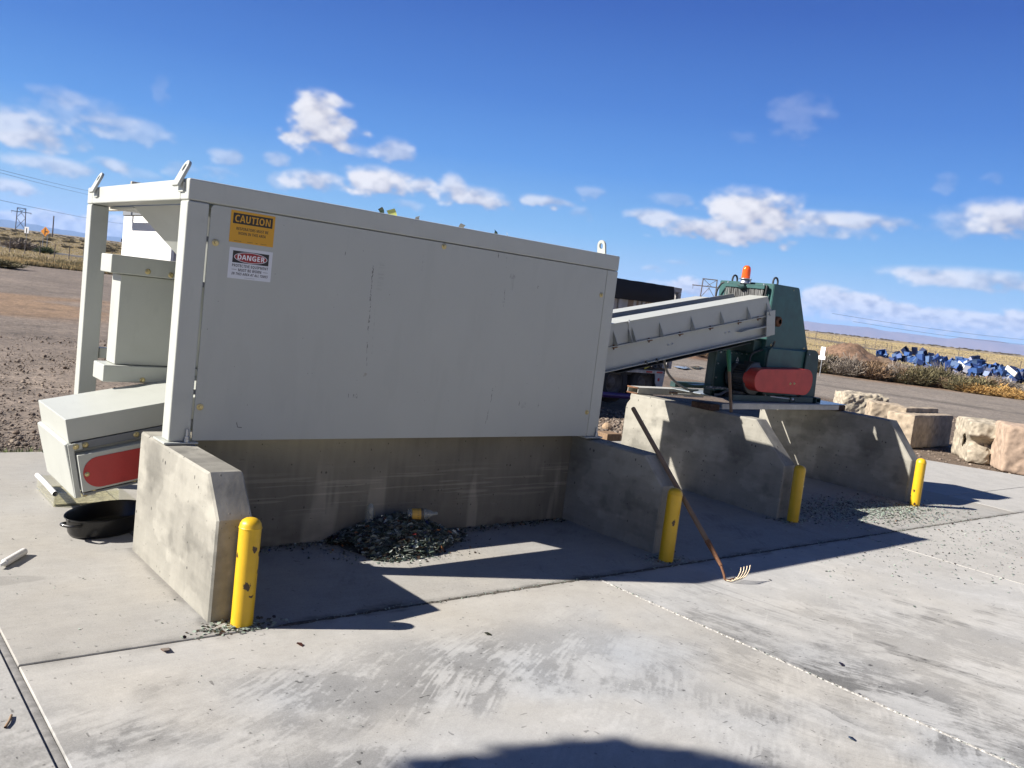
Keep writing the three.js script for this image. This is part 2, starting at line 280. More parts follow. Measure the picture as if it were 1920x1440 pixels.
// far mountains: real ridges, blue only through the haze
function range(name, a0, a1, dist, depth, hOf, col) {
  const P = [], I = [], nA = 260, nR = 14, C = [];
  for (let i = 0; i <= nA; i++) for (let j = 0; j <= nR; j++) {
    const a = mix(a0, a1, i / nA), t = j / nR, d = dist + depth * t, h = hOf(a) * dist * DEG;
    const rough = fbm(a * 2.2, t * 5, 5) * 0.5 + 0.5 * Math.abs(fbm(a * 5, t * 3 + 9, 3));
    P.push(CU + d * Math.sin(a * DEG), -60 + (h + 60) * Math.pow(Math.sin(Math.min(t * 1.25, 1) * Math.PI / 2), 0.8) * (1 - 0.28 * rough * (1 - t)), -(CW + d * Math.cos(a * DEG)));
    const k = 1 + 0.5 * rough; C.push(col[0] * k, col[1] * k, col[2] * k);
  }
  for (let i = 0; i < nA; i++) for (let j = 0; j < nR; j++) { const k = i * (nR + 1) + j; I.push(k, k + nR + 1, k + 1, k + 1, k + nR + 1, k + nR + 2); }
  const g = new THREE.BufferGeometry(); g.setAttribute('position', new THREE.Float32BufferAttribute(P, 3)); g.setAttribute('color', new THREE.Float32BufferAttribute(C, 3)); g.setIndex(I); g.computeVertexNormals();
  const m = struct(name, [], std({ vertexColors: true, roughness: 1, side: THREE.DoubleSide })); m.geometry = g; return m;
}
range('mountain_range', -25, 27, 14500, 2600, (a) => 1.42 - 0.016 * (a - 8) + 0.1 * fbm(a * 0.5, 3, 5) + 0.05 * Math.sin(a * 0.8), [0.07, 0.075, 0.07]);
range('mesa_range', 27, 110, 13000, 2200, (a) => 1.16 + 0.03 * fbm(a * 0.9, 7, 4) + 0.12 * ss(0.02, 0.12, fbm(a * 0.22, 11, 2)) - 0.06 * ss(60, 66, a) + 0.12 * ss(66, 72, a), [0.19, 0.12, 0.085]);

// ---------------------------------------------------------------- concrete slab: panels with joints between them
const J1 = (u) => -0.16 - 0.0164 * u;
const slab = new THREE.Group(); slab.name = 'concrete_slab'; slab.userData.kind = 'structure'; scene.add(slab); bases.set(slab, V(0, 0, 0));
function slabPanel(pts, tw, th, paint) {
  const us = pts.map((p) => p[0]), ws = pts.map((p) => p[1]), u0 = Math.min(...us), u1 = Math.max(...us), w0 = Math.min(...ws), w1 = Math.max(...ws);
  const t = tex(tw, th, (a, b, x, y) => { const w = mix(w0, w1, b); if (w < -3.4 || w > 4.4) { const n = 0.98 + 0.05 * grain(x, y); return [CEM[0] * n, CEM[1] * n, CEM[2] * n]; } return paint(mix(u0, u1, a), w, x, y); });
  t.wrapS = t.wrapT = THREE.ClampToEdgeWrapping;
  const g = prism(pts, 'y', -0.12, 0, 0.004), p = g.attributes.position, uv = g.attributes.uv;
  for (let i = 0; i < p.count; i++) uv.setXY(i, (p.getX(i) - u0) / (u1 - u0), (-p.getZ(i) - w0) / (w1 - w0));
  return part(slab, 'slab_panel', g, std({ map: t, roughness: 0.86, bumpMap: t, bumpScale: 0.0022 }));
}
const CEM = [0.312, 0.306, 0.288];
function base(u, w, x, y) { return 1 + 0.06 * fbm(u * 1.1, w * 1.1, 4) + 0.13 * rough(u * 7, w * 7, 6) + 0.08 * grain(x, y) + 0.05 * grain((x >> 1) + 9, (y >> 1) + 4); }
const broom = (u, w, k) => k * fbm(u * 2.2 + fbm(u, w, 2), w * 70, 3);
const dots = (u, w) => { const a = vn(u * 46 + 7, w * 46); return a > 0.9 ? 0.5 : 0; };
const toJ1 = (u, w) => Math.abs(w - J1(u));
const dirt = (u, w) => 0.45 * ss(0.085, 0.0, toJ1(u, w) + 0.06 * fbm(u * 7, w * 7, 5)) * (0.5 + 0.5 * ss(0.2, 0.7, u) * ss(6.5, 4.5, u)) * (0.6 + 0.8 * ss(-0.2, 0.3, fbm(u * 9, w * 30, 3)));
const col = (n, warm = 0) => [CEM[0] * n * (1 + 0.03 * warm), CEM[1] * n, CEM[2] * n * (1 - 0.05 * warm)];
const segd = (u, w, a, b) => { const du = b[0] - a[0], dw = b[1] - a[1], t = clamp(((u - a[0]) * du + (w - a[1]) * dw) / (du * du + dw * dw)); return [Math.hypot(u - a[0] - t * du, w - a[1] - t * dw), t]; };
// powder swept about by a loader bucket: pale swirls over worn grey concrete
function swirl(u, w, ang, f) {
  const q1 = vn(u * 0.9 + 4, w * 0.9 + 8), q2 = vn(u * 0.9 + 44, w * 0.9 + 28), c = Math.cos(ang), s = Math.sin(ang), x = u + 0.24 * q1, y = w + 0.24 * q2, a = x * c + y * s, b = -x * s + y * c;
  return 0.4 * rough(a * 2.4 * f + 3, b * 5.5 * f + 1, 6) + 0.55 * rough(u * 2.6 * f + 7, w * 2.6 * f, 7) + 0.22 * vn(a * 9, b * 80) * (0.5 + fbm(u * 4, w * 4, 2));
}
const bayPaint = (u, w, x, y) => {
  let n = base(u, w, x, y) * 0.95 + broom(u, w, 0.05) - dirt(u, w) - dots(u, w) * 0.6;
  n -= 0.2 * ss(0.1, 0.45, swirl(u, w, 0.9, 0.8)) * ss(0.3, 1.2, u);
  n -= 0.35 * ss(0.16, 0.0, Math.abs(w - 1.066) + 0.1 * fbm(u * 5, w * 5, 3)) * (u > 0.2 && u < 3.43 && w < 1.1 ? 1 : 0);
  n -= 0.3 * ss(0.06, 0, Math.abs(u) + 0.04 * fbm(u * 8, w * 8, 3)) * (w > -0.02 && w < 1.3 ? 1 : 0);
  const wet = Math.hypot((u + 0.72) / 0.16, (w - 0.93) / 0.07); n -= 0.16 * ss(1.15, 0.9, wet + 0.3 * fbm(u * 9, w * 9, 3));
  return col(n, 0.6 + fbm(u * 2, w * 2, 3));
};
const F1 = (u, w, x, y) => {
  const sw = swirl(u, w, 0.5, 1), patch = fbm(u * 1.15 + 2.2, w * 1.15 + 6, 4);
  let n = base(u, w, x, y) * 1.12 + broom(u, w, 0.05) - dirt(u, w) - dots(u, w);
  const worn = ss(-0.05, 0.3, patch + 0.1) * ss(-0.35, -0.95, w + 0.3 * fbm(u * 2, w * 2, 3));
  n -= 0.4 * worn * ss(0.0, 0.22, sw + 0.3 * patch) + 0.04 * worn;
  n += 0.14 * ss(0.04, 0.32, -sw) * ss(-0.2, -0.9, w);
  const clean1 = ss(0.8, 2.0, u) * ss(-2.2, -1.0, w); n = mix(n, base(u, w, x, y) * 1.08 - dots(u, w), clean1 * 0.7);
  for (const [a, b, r] of [[-0.48, -0.95, 0.3], [0.0, -1.21, 0.26], [0.18, -0.7, 0.1], [0.49, -0.78, 0.1], [-0.4, -0.55, 0.16]]) n -= 0.26 * ss(1.2, 0.3, Math.hypot(u - a, (w - b) * 1.5) / r + 0.6 * fbm(u * 6, w * 6, 4)) * ss(-0.3, 0.25, swirl(u, w, 0.6, 2.2));
  // pale scrape left by a bucket edge
  const S = [[2.414, -1.742], [2.299, -1.878], [2.206, -2.01], [2.175, -2.183], [2.194, -2.357], [2.204, -2.477]];
  for (let i = 0; i < 5; i++) { const [d] = segd(u, w, S[i], S[i + 1]); n = mix(n, 1.25 + 0.16 * grain(x, y), 0.95 * ss(0.034, 0.02, d + 0.012 * fbm(u * 40, w * 40, 2)) * ss(0, 4, i + 1.5)); }
  const g2 = ss(1.5, 2.3, u + 0.3 * fbm(u * 2, w * 2, 3)) * ss(-0.7, -1.6, w); n -= 0.26 * g2 * ss(-0.12, 0.3, swirl(u, w, 2.0, 1.4));
  n += scratch(u, w);
  return col(n, -0.1 + 1.3 * fbm(u * 1.7, w * 1.7, 3) - 0.9 * worn + 0.8 * ss(-1.2, -0.3, w));
};
const PR = [[3.415, -1.793], [3.401, -1.992], [3.431, -2.161], [3.45, -2.354], [3.502, -2.485], [3.36, -1.9], [3.43, -2.07], [3.46, -2.26], [4.361, -1.831], [4.829, -1.817], [4.383, -1.421], [4.5, -1.62], [4.25, -1.7], [4.62, -1.9], [4.1, -1.55]];
const scratch = (u, w) => { let k = 0; for (let i = 0; i < 3; i++) { const a = 0.5 + i * 0.75, c = Math.cos(a), s = Math.sin(a), p = u * c + w * s, q = -u * s + w * c + 0.15 * vn(u * 0.7 + i * 9, w * 0.7), l = vn(q * 60 + i * 40, p * 1.4); if (l > 0.8) k += (l - 0.8) * 0.9 * (i === 1 ? -1 : 1) * ss(-0.1, 0.3, vn(u * 1.5 + i * 7, w * 1.5)); } return k * ss(-0.3, -0.9, w); };
const F2 = (u, w, x, y) => {
  const sw = swirl(u, w, 1.9, 1), patch = fbm(u * 1.0 + 9, w * 1.0 + 1, 4);
  let n = base(u, w, x, y) * 1.15 + broom(u, w, 0.03) - dirt(u, w) - dots(u, w) * 0.9;
  const strip = ss(0.85, 0.25, u - 2.55 + 0.35 * fbm(u * 2, w * 2, 4) - 0.12 * (w + 1)) * ss(-0.35, -0.7, w);
  n -= strip * (0.1 + 0.34 * ss(-0.1, 0.2, sw));
  n -= 0.26 * ss(0.05, 0.3, sw + patch * 0.7) * ss(-0.9, -1.5, w) ;
  n += 0.12 * ss(0.05, 0.3, -sw);
  for (const [a, b] of PR) { const du = (u - a) * 0.94 + (w - b) * 0.35, dw = -(u - a) * 0.35 + (w - b) * 0.94, q = Math.hypot(du / 0.05, dw / 0.075); n -= 0.34 * ss(1.3, 0.6, q + 0.5 * fbm(u * 30, w * 12, 3)) * (0.6 + 0.6 * ss(-0.3, 0.3, fbm(du * 120, dw * 8, 2))); }
  n += scratch(u, w);
  for (const o of [0.55, 0.66]) n -= 0.16 * ss(0.02, 0.005, Math.abs(u - 2.55 - o + 0.12 * w + 0.02 * fbm(u * 3, w * 3, 2))) * ss(-2.2, -1, w) * ss(-0.3, -0.6, w);
  return col(n, -0.2 + 0.9 * fbm(u * 1.7, w * 1.7, 3) - 0.8 * strip);
};
const F3 = (u, w, x, y) => { let n = base(u, w, x, y) * 1.14 - dirt(u, w) - dots(u, w); n -= 0.26 * ss(0.05, 0.25, swirl(u, w, 1.6, 0.8)) * ss(-0.6, -1.5, w); return col(n, 0.2); };
const F0 = (u, w, x, y) => { const sw = swirl(u, w, 0.5, 1); let n = base(u, w, x, y) + broom(u, w, 0.05) - dots(u, w); n = n * 1.05 - 0.3 * ss(-0.1, 0.3, sw) * ss(-0.3, -0.8, w); return col(n, 0); };
const e = 0.007;
const quad = (ua, ub, lo, hi) => [[ua, typeof lo === 'function' ? lo(ua) : lo], [ub, typeof lo === 'function' ? lo(ub) : lo], [ub, typeof hi === 'function' ? hi(ub) : hi], [ua, typeof hi === 'function' ? hi(ua) : hi]];
const dn = (u) => J1(u) - e, up = (u) => J1(u) + e;
slabPanel(quad(-0.862, 2.545, -3.4, dn), 1536, 1536, F1);
slabPanel(quad(2.559, 6.022, -3.4, dn), 1536, 1536, F2);
slabPanel(quad(6.034, 9.555, -3.4, dn), 768, 768, F3);
slabPanel(quad(9.567, 15.2, -3.4, dn), 512, 256, F3);
slabPanel(quad(-4, -0.902, -3.4, 4.15), 768, 1024, F0);
for (const [a, b] of [[-13, -4.01], [-4, 2.545], [2.559, 9.555], [9.567, 16]]) slabPanel(quad(a, b, -15.9, -3.412), 64, 64, F0);  // unseen apron behind the camera, extended to bounce light into the shade
slabPanel(quad(-13, -4.01, -3.4, 4.15), 64, 64, F0);
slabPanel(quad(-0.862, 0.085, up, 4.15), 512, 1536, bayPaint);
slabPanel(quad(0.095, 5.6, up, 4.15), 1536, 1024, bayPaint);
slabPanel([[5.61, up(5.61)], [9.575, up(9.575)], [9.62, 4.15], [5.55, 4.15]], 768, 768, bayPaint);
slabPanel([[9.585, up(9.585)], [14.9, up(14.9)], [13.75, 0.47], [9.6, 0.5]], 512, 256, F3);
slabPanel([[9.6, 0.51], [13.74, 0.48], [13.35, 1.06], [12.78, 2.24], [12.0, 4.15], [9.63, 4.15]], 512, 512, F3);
// what fills the joints
const mSeal = speck([0.33, 0.32, 0.3], 1.3, { rough: 0.95, rep: [9, 9] }), mGrit = speck([0.075, 0.067, 0.055], 0.9, { rough: 1, rep: [11, 11] });
function strip(name, pts, h, width, m, jitter) {
  const P = [], I = [], N = 160; let k = 0;
  for (let i = 0; i <= N; i++) { const t = i / N, u = mix(pts[0][0], pts[1][0], t), w = mix(pts[0][1], pts[1][1], t), L = Math.hypot(pts[1][0] - pts[0][0], pts[1][1] - pts[0][1]), nu = -(pts[1][1] - pts[0][1]) / L, nw = (pts[1][0] - pts[0][0]) / L;
    for (const s of [-1, 0, 1]) { const q = s * width / 2 * (1 + jitter * rr(-0.6, 0.9)); P.push(u + nu * q, h + (s ? -0.004 : jitter * rr(0, 0.004)), -(w + nw * q)); } }
  for (let i = 0; i < N; i++) for (let s = 0; s < 2; s++) { k = i * 3 + s; I.push(k, k + 1, k + 3, k + 1, k + 4, k + 3); }
  const g = new THREE.BufferGeometry(); g.setAttribute('position', new THREE.Float32BufferAttribute(P, 3)); g.setIndex(I); g.computeVertexNormals(); m.side = THREE.DoubleSide; return part(slab, name, planar(g), m);
}
strip('joint_filler', [[2.552, J1(2.55) - 0.05], [2.552, -3.4]], 0.001, 0.015, mSeal, 1.5);
strip('joint_filler', [[6.028, J1(6) - 0.02], [6.028, -3.4]], -0.002, 0.014, mSeal, 0.4);
strip('joint_filler', [[-0.882, -3.4], [-0.882, 4.1]], -0.006, 0.034, speck([0.2, 0.195, 0.185], 0.4, { rough: 0.95, rep: [4, 4] }), 0.05);
strip('joint_filler', [[-0.86, J1(-0.86)], [0.3, J1(0.3)]], -0.004, 0.016, mGrit, 0.4);
strip('joint_filler', [[0.3, J1(0.3)], [9.6, J1(9.6)]], 0.002, 0.034, mGrit, 1.0);
strip('joint_filler', [[9.6, J1(9.6)], [14.5, J1(14.5)]], -0.002, 0.016, mGrit, 0.4);
strip('joint_filler', [[9.578, J1(9.58)], [9.61, 4]], -0.003, 0.012, mGrit, 0.3);
strip('joint_filler', [[5.605, J1(5.6)], [5.58, 4]], -0.003, 0.012, mGrit, 0.3);
strip('joint_filler', [[9.6, 0.505], [13.7, 0.475]], -0.003, 0.012, mGrit, 0.3);
strip('joint_filler', [[0.09, J1(0.09)], [0.09, 0.0]], -0.002, 0.012, mGrit, 0.4);

// ---------------------------------------------------------------- concrete bunker walls
function bayWall(label, u0, t, f, h, c, top, back, chips) {
  const pts = [[f, -0.06], [f, h], [c, top]];
  if (chips) pts.push([back - 0.055, top], [back - 0.045, top - 0.03], [back - 0.05, top - 0.07], [back - 0.012, top - 0.12], [back, top - 0.17]); else pts.push([back, top]);
  pts.push([back, -0.06]);
  return solo('concrete_wall', prism(pts, 'u', u0, u0 + t, 0.011), mConc, label, 'wall');
}
bayWall('sunlit low concrete wall under the hopper, nearest the black pan', 0, 0.186, 0, 0.523, 0.168, 0.73, 1.266);
bayWall('shaded low concrete wall that the long fork leans on', 3.432, 0.19, 0.048, 0.522, 0.255, 0.72, 1.266);
bayWall('tall concrete wall with half its side in sun and a chipped back corner', 5.708, 0.186, 0.449, 0.52, 0.84, 0.902, 2.571, true);
bayWall('tall dark concrete wall at the far end of the bunker, beside the scraped bollard', 8.364, 0.186, 0.463, 0.493, 0.797, 0.91, 2.571);
{
  const g = box(0.187, 3.431, -0.05, 0.728, 1.066, 1.262, 0.006), p = g.attributes.position, uv = g.attributes.uv;
  for (let i = 0; i < p.count; i++) uv.setXY(i, (p.getX(i) - 0.187) / 3.244, p.getY(i) / 0.75);
  solo('back_wall', g, mConcBack, 'dark streaked concrete back wall behind the heap of broken glass', 'wall');
}

// ---------------------------------------------------------------- yellow bollards
function bollardMat(k) {
  const chips = []; for (let i = 0; i < k; i++) chips.push([rnd(), rnd() * 0.8 + 0.05, rr(0.01, 0.042), rr(0.3, 0.9), rnd() * 3]);
  return std({ map: tex(256, 512, (u, v, x, y) => {
    let n = 1 + 0.06 * fbm(u * 8, v * 20, 3, 8), hit = 0; for (const [a, b, r, s, q] of chips) { let du = Math.abs(u - a); du = Math.min(du, 1 - du) * 0.35; const dv = (v - b) * 0.55, c = Math.cos(q), d = Math.sin(q); hit = Math.max(hit, ss(1.1, 0.85, Math.hypot((du * c + dv * d) / (r * s * 0.5), (-du * d + dv * c) / (r * 0.6)) + 0.7 * fbm(u * 40, v * 60, 3))); }
    const c = [0.6 * n, 0.37 * n, 0.012]; return c.map((z, i) => mix(z, [0.05, 0.025, 0.012][i], hit));
  }), roughness: 0.38, bumpMap: peel, bumpScale: 0.0005 });
}
const bolShape = [[0.0545, -0.03], [0.0545, 0.497], [0.0565, 0.499], [0.0565, 0.504], [0.054, 0.507], [0.052, 0.522], [0.044, 0.536], [0.03, 0.546], [0.014, 0.551], [0.0001, 0.552]];
for (const [u, w, k, label, lean] of [[0.142, -0.075, 15, 'chipped yellow steel bollard in front of the sunlit wall end', 0], [3.395, -0.105, 1, 'clean shaded yellow bollard that the long fork passes behind', -0.01], [5.795, 0.335, 0, 'shaded yellow bollard standing in glass crumbs at the chipped wall', 0.008], [8.316, 0.33, 7, 'sunlit yellow bollard with rusty scrapes at the end of the bunker', 0.01]]) {
  const t = thing('bollard', label, 'bollard', V(u, 0, w), 'yellow bollards guarding the wall ends'), m = bollardMat(k);
  t.rotation.z = lean; const b = bases.get(t);
  const lay = (g) => { const p = g.attributes.position, q = g.attributes.uv; for (let i = 0; i < p.count; i++) q.setY(i, clamp(p.getY(i) / 0.56)); return g; };
  part(t, 'post', lay(lathe(bolShape.slice(0, 4), b, 28)), m); part(t, 'cap', lay(lathe(bolShape.slice(3), b, 28)), m);
}

// ---------------------------------------------------------------- the white feed hopper
{
  const t = thing('feed_hopper', 'large white steel feed hopper with caution stickers standing on the bunker walls', 'hopper', V(0.09, 0.735, 0.93));
  const U0 = 0.027, U1 = 3.519, W0 = 0.866, W1 = 3.0, Y0 = 0.735, YT = 2.236, YB = 2.116;
  part(t, 'top_beam', box(U0, U1, YB, YT, W0, W0 + 0.13, 0.01), mPaint);
  part(t, 'top_beam', box(U0, U1, YB, YT, W1 - 0.13, W1, 0.01), mPaint);
  for (const [a, b] of [[U0, U0 + 0.125], [U1 - 0.125, U1]]) part(t, 'top_beam', box(a, b, YB, YT - 0.002, W0 + 0.132, W1 - 0.132, 0.01), mPaint);
  for (const [a, w, y] of [[U0, W0, Y0 + 0.012], [U1 - 0.125, W0, Y0 + 0.012], [U0, W1 - 0.12, 0], [U1 - 0.125, W1 - 0.12, 0]]) {
    part(t, 'corner_post', box(a, a + 0.125, y, YB - 0.002, w, w + 0.12, 0.01), mPaint);
    if (y > 0.1) { const pl = part(t, 'base_plate', box(a - 0.03, a + 0.165, y - 0.012, y, w - 0.025, w + 0.17, 0.003), mPaint);
      for (const [du, dw] of [[0.1, -0.01], [0.145, 0.1]]) { part(pl, 'anchor_bolt', [rod(V(a + du, y, w + dw), V(a + du, y + 0.075, w + dw), 0.008), rod(V(a + du, y + 0.001, w + dw), V(a + du, y + 0.018, w + dw), 0.017, 0.017, 6), rod(V(a + du, y + 0.019, w + dw), V(a + du, y + 0.034, w + dw), 0.014, 0.014, 6)], mSteel); } }
  }
  // removable side panel, scuffed
  const PU0 = 0.162, PU1 = 3.39, PY0 = 0.752, PY1 = 2.111;
  const cv = document.createElement('canvas'); cv.width = 2048; cv.height = 872; const x = cv.getContext('2d');
  const S = (l) => Math.round(toS(l)), bc = PAINT.map((c) => c * 0.97);
  { const im = x.createImageData(2048, 872); for (let j = 0, o = 0; j < 872; j++) for (let i = 0; i < 2048; i++, o += 4) { const n = 1 + 0.03 * fbm(i / 130, j / 210, 4) + 0.022 * grain(i, j) - 0.025 * ss(0.18, 0.4, fbm(i / 60 + 3, j / 300, 4)); im.data[o] = S(bc[0] * n); im.data[o + 1] = S(bc[1] * n); im.data[o + 2] = S(bc[2] * n); im.data[o + 3] = 255; } x.putImageData(im, 0, 0); }
  const px = (u) => (u - PU0) / (PU1 - PU0) * 2048, py = (y) => (PY1 - y) / (PY1 - PY0) * 872;
  const scuff = (u0, y0, u1, y1, n, s, a) => { for (let i = 0; i < n; i++) { const k = rnd(), u = mix(u0, u1, k) + rr(-s, s), y = mix(y0, y1, k); x.strokeStyle = `rgba(22,22,24,${a * rr(0.3, 1)})`; x.lineWidth = rr(0.7, 2.2); x.beginPath(); x.moveTo(px(u), py(y)); x.lineTo(px(u) + rr(-2, 2), py(y) + rr(2, 16)); x.stroke(); } };
  scuff(1.24, 1.913, 1.244, 1.68, 34, 0.004, 0.75); scuff(1.244, 1.68, 1.255, 1.38, 26, 0.006, 0.7); scuff(1.255, 1.38, 1.27, 1.25, 8, 0.004, 0.4);
  for (let i = 0; i < 40; i++) { x.strokeStyle = `rgba(50,50,52,${rr(0.03, 0.14)})`; x.lineWidth = 1; const yy = rr(1.74, 1.915); x.beginPath(); x.moveTo(px(1.278 + rr(0, 0.01)), py(yy)); x.lineTo(px(1.325 + rr(-0.01, 0.01)), py(yy) + rr(-2, 2)); x.stroke(); }
  scuff(1.285, 1.66, 1.3, 1.3, 14, 0.003, 0.25); scuff(1.21, 1.06, 1.22, 1.03, 7, 0.012, 0.8); scuff(1.15, 1.05, 1.21, 1.045, 5, 0.004, 0.6);
  scuff(2.355, 1.881, 2.36, 1.74, 14, 0.003, 0.5); scuff(2.35, 1.12, 2.345, 1.0, 12, 0.005, 0.6); scuff(2.34, 1.0, 2.32, 0.87, 10, 0.004, 0.45); scuff(2.63, 1.03, 2.62, 1.0, 5, 0.004, 0.6); scuff(2.82, 1.02, 2.82, 1.0, 4, 0.003, 0.5); scuff(2.255, 2.108, 2.26, 2.09, 4, 0.004, 0.8); scuff(2.34, 2.09, 2.34, 2.06, 3, 0.002, 0.7); scuff(1.03, 1.965, 1.03, 1.94, 4, 0.002, 0.6); scuff(1.62, 2.05, 1.615, 1.9, 6, 0.002, 0.25);
  for (const [u, y, rx, ry, a, c] of [[2.415, 1.95, 0.035, 0.03, 0.25, '60,58,55'], [2.672, 1.897, 0.012, 0.014, 0.55, '55,55,55'], [1.262, 1.18, 0.018, 0.018, 0.4, '95,80,62'], [2.67, 1.0, 0.03, 0.04, 0.12, '60,60,60'], [2.42, 1.9, 0.02, 0.08, 0.12, '60,60,60']]) for (let i = 0; i < 26; i++) { x.fillStyle = `rgba(${c},${a * 0.22})`; x.beginPath(); x.ellipse(px(u + rr(-rx, rx) * 0.6), py(y + rr(-ry, ry) * 0.6), rx * 260 * rnd(), ry * 260 * rnd(), 0, 0, 7); x.fill(); }
  for (let i = 0; i < 60; i++) { x.fillStyle = `rgba(25,25,25,${rr(0.2, 0.7)})`; x.fillRect(px(rr(PU0, PU1)), py(rr(PY0, PY1)), rr(1, 2.4), rr(1, 4)); }
  x.strokeStyle = 'rgba(25,25,28,.8)'; x.lineWidth = 2; x.beginPath(); x.moveTo(px(0.42), py(0.86)); x.lineTo(px(0.428), py(0.832)); x.lineTo(px(0.455), py(0.828)); x.stroke();
  const pt = new THREE.CanvasTexture(cv); pt.colorSpace = THREE.SRGBColorSpace;
  const sh = new THREE.Shape(), r = 0.03; sh.moveTo(PU0, PY0); sh.lineTo(PU1, PY0); sh.lineTo(PU1, PY1); sh.lineTo(PU0 + r, PY1); sh.quadraticCurveTo(PU0, PY1, PU0, PY1 - r); sh.lineTo(PU0, PY0);
  const pg = prism(sh, 'w', 0.8665, 0.877, 0.0015), pp = pg.attributes.position, pu = pg.attributes.uv;
  for (let i = 0; i < pp.count; i++) pu.setXY(i, (pp.getX(i) - PU0) / (PU1 - PU0), (pp.getY(i) - PY0) / (PY1 - PY0));
  const panel = part(t, 'side_panel', pg, std({ map: pt, roughness: 0.45, bumpMap: peel, bumpScale: 0.0004 }));
  for (const [u, y] of [[0.201, 1.901], [0.193, 0.951], [1.776, 2.088], [3.355, 1.907], [3.361, 0.949]]) { part(panel, 'bolt', [lathe([[0.0001, 0.0], [0.009, 0.0], [0.02, 0.0005], [0.02, 0.004], [0.009, 0.005]], V(u, y, 0.8665), 20, new THREE.Vector3(0, 0, 1)), rod(V(u, y, 0.866), V(u, y, 0.853), 0.0105, 0.0095, 6)], mZinc); }
  for (const y of [1.02, 1.64, 1.9]) part(t, 'panel_clip', box(0.145, 0.19, y, y + 0.03, 0.879, 0.885, 0.001), mGrey);
  // stickers
  const sign = (w, h, draw) => { const c = document.createElement('canvas'); c.width = w; c.height = h; draw(c.getContext('2d'), w, h); const q = new THREE.CanvasTexture(c); q.colorSpace = THREE.SRGBColorSpace; return std({ map: q, roughness: 0.45 }); };
  const fit = (c, s, cx, y, width, font) => { c.font = font; const m = c.measureText(s).width; c.save(); c.translate(cx, y); c.scale(width / m, 1); c.textAlign = 'center'; c.fillText(s, 0, 0); c.restore(); };
  const caution = sign(640, 448, (c) => {
    c.fillStyle = '#c8921a'; c.fillRect(0, 0, 640, 448); c.fillStyle = '#1e1a14'; c.fillRect(34, 34, 572, 148);
    c.fillStyle = '#c8921a'; fit(c, 'CAUTION', 320, 158, 530, 'bold 138px sans-serif');
    c.fillStyle = '#1e1a14'; fit(c, 'RESPIRATORS MUST BE', 322, 268, 470, 'bold 56px sans-serif'); fit(c, 'WORN IN THIS AREA', 322, 332, 400, 'bold 56px sans-serif');
    for (const [a, w] of [[70, 105], [260, 80], [385, 20], [455, 84]]) for (let i = 0; i < w; i += 9) c.fillRect(a + i, 421, 6, 7);
  });
  const danger = sign(640, 448, (c) => {
    c.fillStyle = '#c9ccd0'; c.fillRect(0, 0, 640, 448); c.fillStyle = '#17151a'; c.fillRect(52, 44, 536, 172);
    c.fillStyle = '#c9ccd0'; c.beginPath(); c.ellipse(320, 130, 246, 79, 0, 0, 7); c.fill(); c.fillStyle = '#8e2226'; c.beginPath(); c.ellipse(320, 130, 236, 70, 0, 0, 7); c.fill();
    c.fillStyle = '#dfe1e4'; fit(c, 'DANGER', 322, 167, 412, 'bold 102px sans-serif');
    c.fillStyle = '#17151a'; fit(c, 'PROTECTIVE EQUIPMENT', 320, 277, 540, 'bold 58px sans-serif'); fit(c, 'MUST BE WORN', 320, 338, 350, 'bold 58px sans-serif');
    c.fillRect(52, 314, 72, 5); c.fillRect(516, 314, 72, 5);
    c.save(); c.transform(1, 0, -0.22, 1, 86, 0); fit(c, 'IN THIS AREA AT ALL TIMES', 322, 394, 540, 'bold 52px sans-serif'); c.restore();
    for (let i = 0; i < 150; i += 9) c.fillRect(250 + i, 424, 6, 4);
  });
  const sticker = (u0, u1, y0, y1, m, label) => { const g = box(u0, u1, y0, y1, 0.8653, 0.8664, 0.0002), p = g.attributes.position, uv = g.attributes.uv; for (let i = 0; i < p.count; i++) uv.setXY(i, (p.getX(i) - u0) / (u1 - u0), (p.getY(i) - y0) / (y1 - y0)); return part(panel, 'sticker', g, m, label); };
  sticker(0.2775, 0.5465, 1.918, 2.1, caution, 'yellow caution sticker about respirators');
  sticker(0.286, 0.55, 1.711, 1.889, danger, 'white and red danger sticker about protective equipment');
  // lifting lugs: leaning flat eyes
  const eye = () => { const s = new THREE.Shape(); s.moveTo(-0.052, -0.07); s.lineTo(0.052, -0.07); s.lineTo(0.048, 0.065); s.absarc(0, 0.065, 0.048, 0, Math.PI, false); s.lineTo(-0.052, -0.07); const h = new THREE.Path(); h.absellipse(0, 0.06, 0.025, 0.03, 0, Math.PI * 2, true); s.holes.push(h); return s; };
  for (const [u, w, lean] of [[U0 - 0.02, W0 + 0.1, -0.42], [U0 - 0.02, W1 - 0.26, -0.42], [U1 - 0.125, W0 + 0.1, 0.16], [U1 - 0.125, W1 - 0.26, 0.16]]) {
    const g = new THREE.ExtrudeGeometry(eye(), { depth: 0.014, bevelEnabled: true, bevelSize: 0.002, bevelThickness: 0.002, bevelSegments: 1, curveSegments: 14 });
    g.scale(0.87, 0.87, 1); g.rotateY(Math.PI / 2); g.rotateZ(lean); g.translate(u, YT + 0.012, -w); const l = part(t, 'lifting_lug', planar(g), mPaint);
    if (u < 1) part(l, 'weld_pad', box(U0 - 0.012, U0 + 0.004, YT - 0.078, YT - 0.02, w - 0.04, w + 0.04, 0.004), mPaint);
  }
  // funnel of sloping sheet inside the frame
  const T = [[0.155, 0.99], [3.38, 0.99], [3.38, 2.3], [0.155, 2.3]], B = [[0.95, 1.45], [2.6, 1.45], [2.6, 1.75], [0.95, 1.75]], yT = 2.112, yB = 1.2;
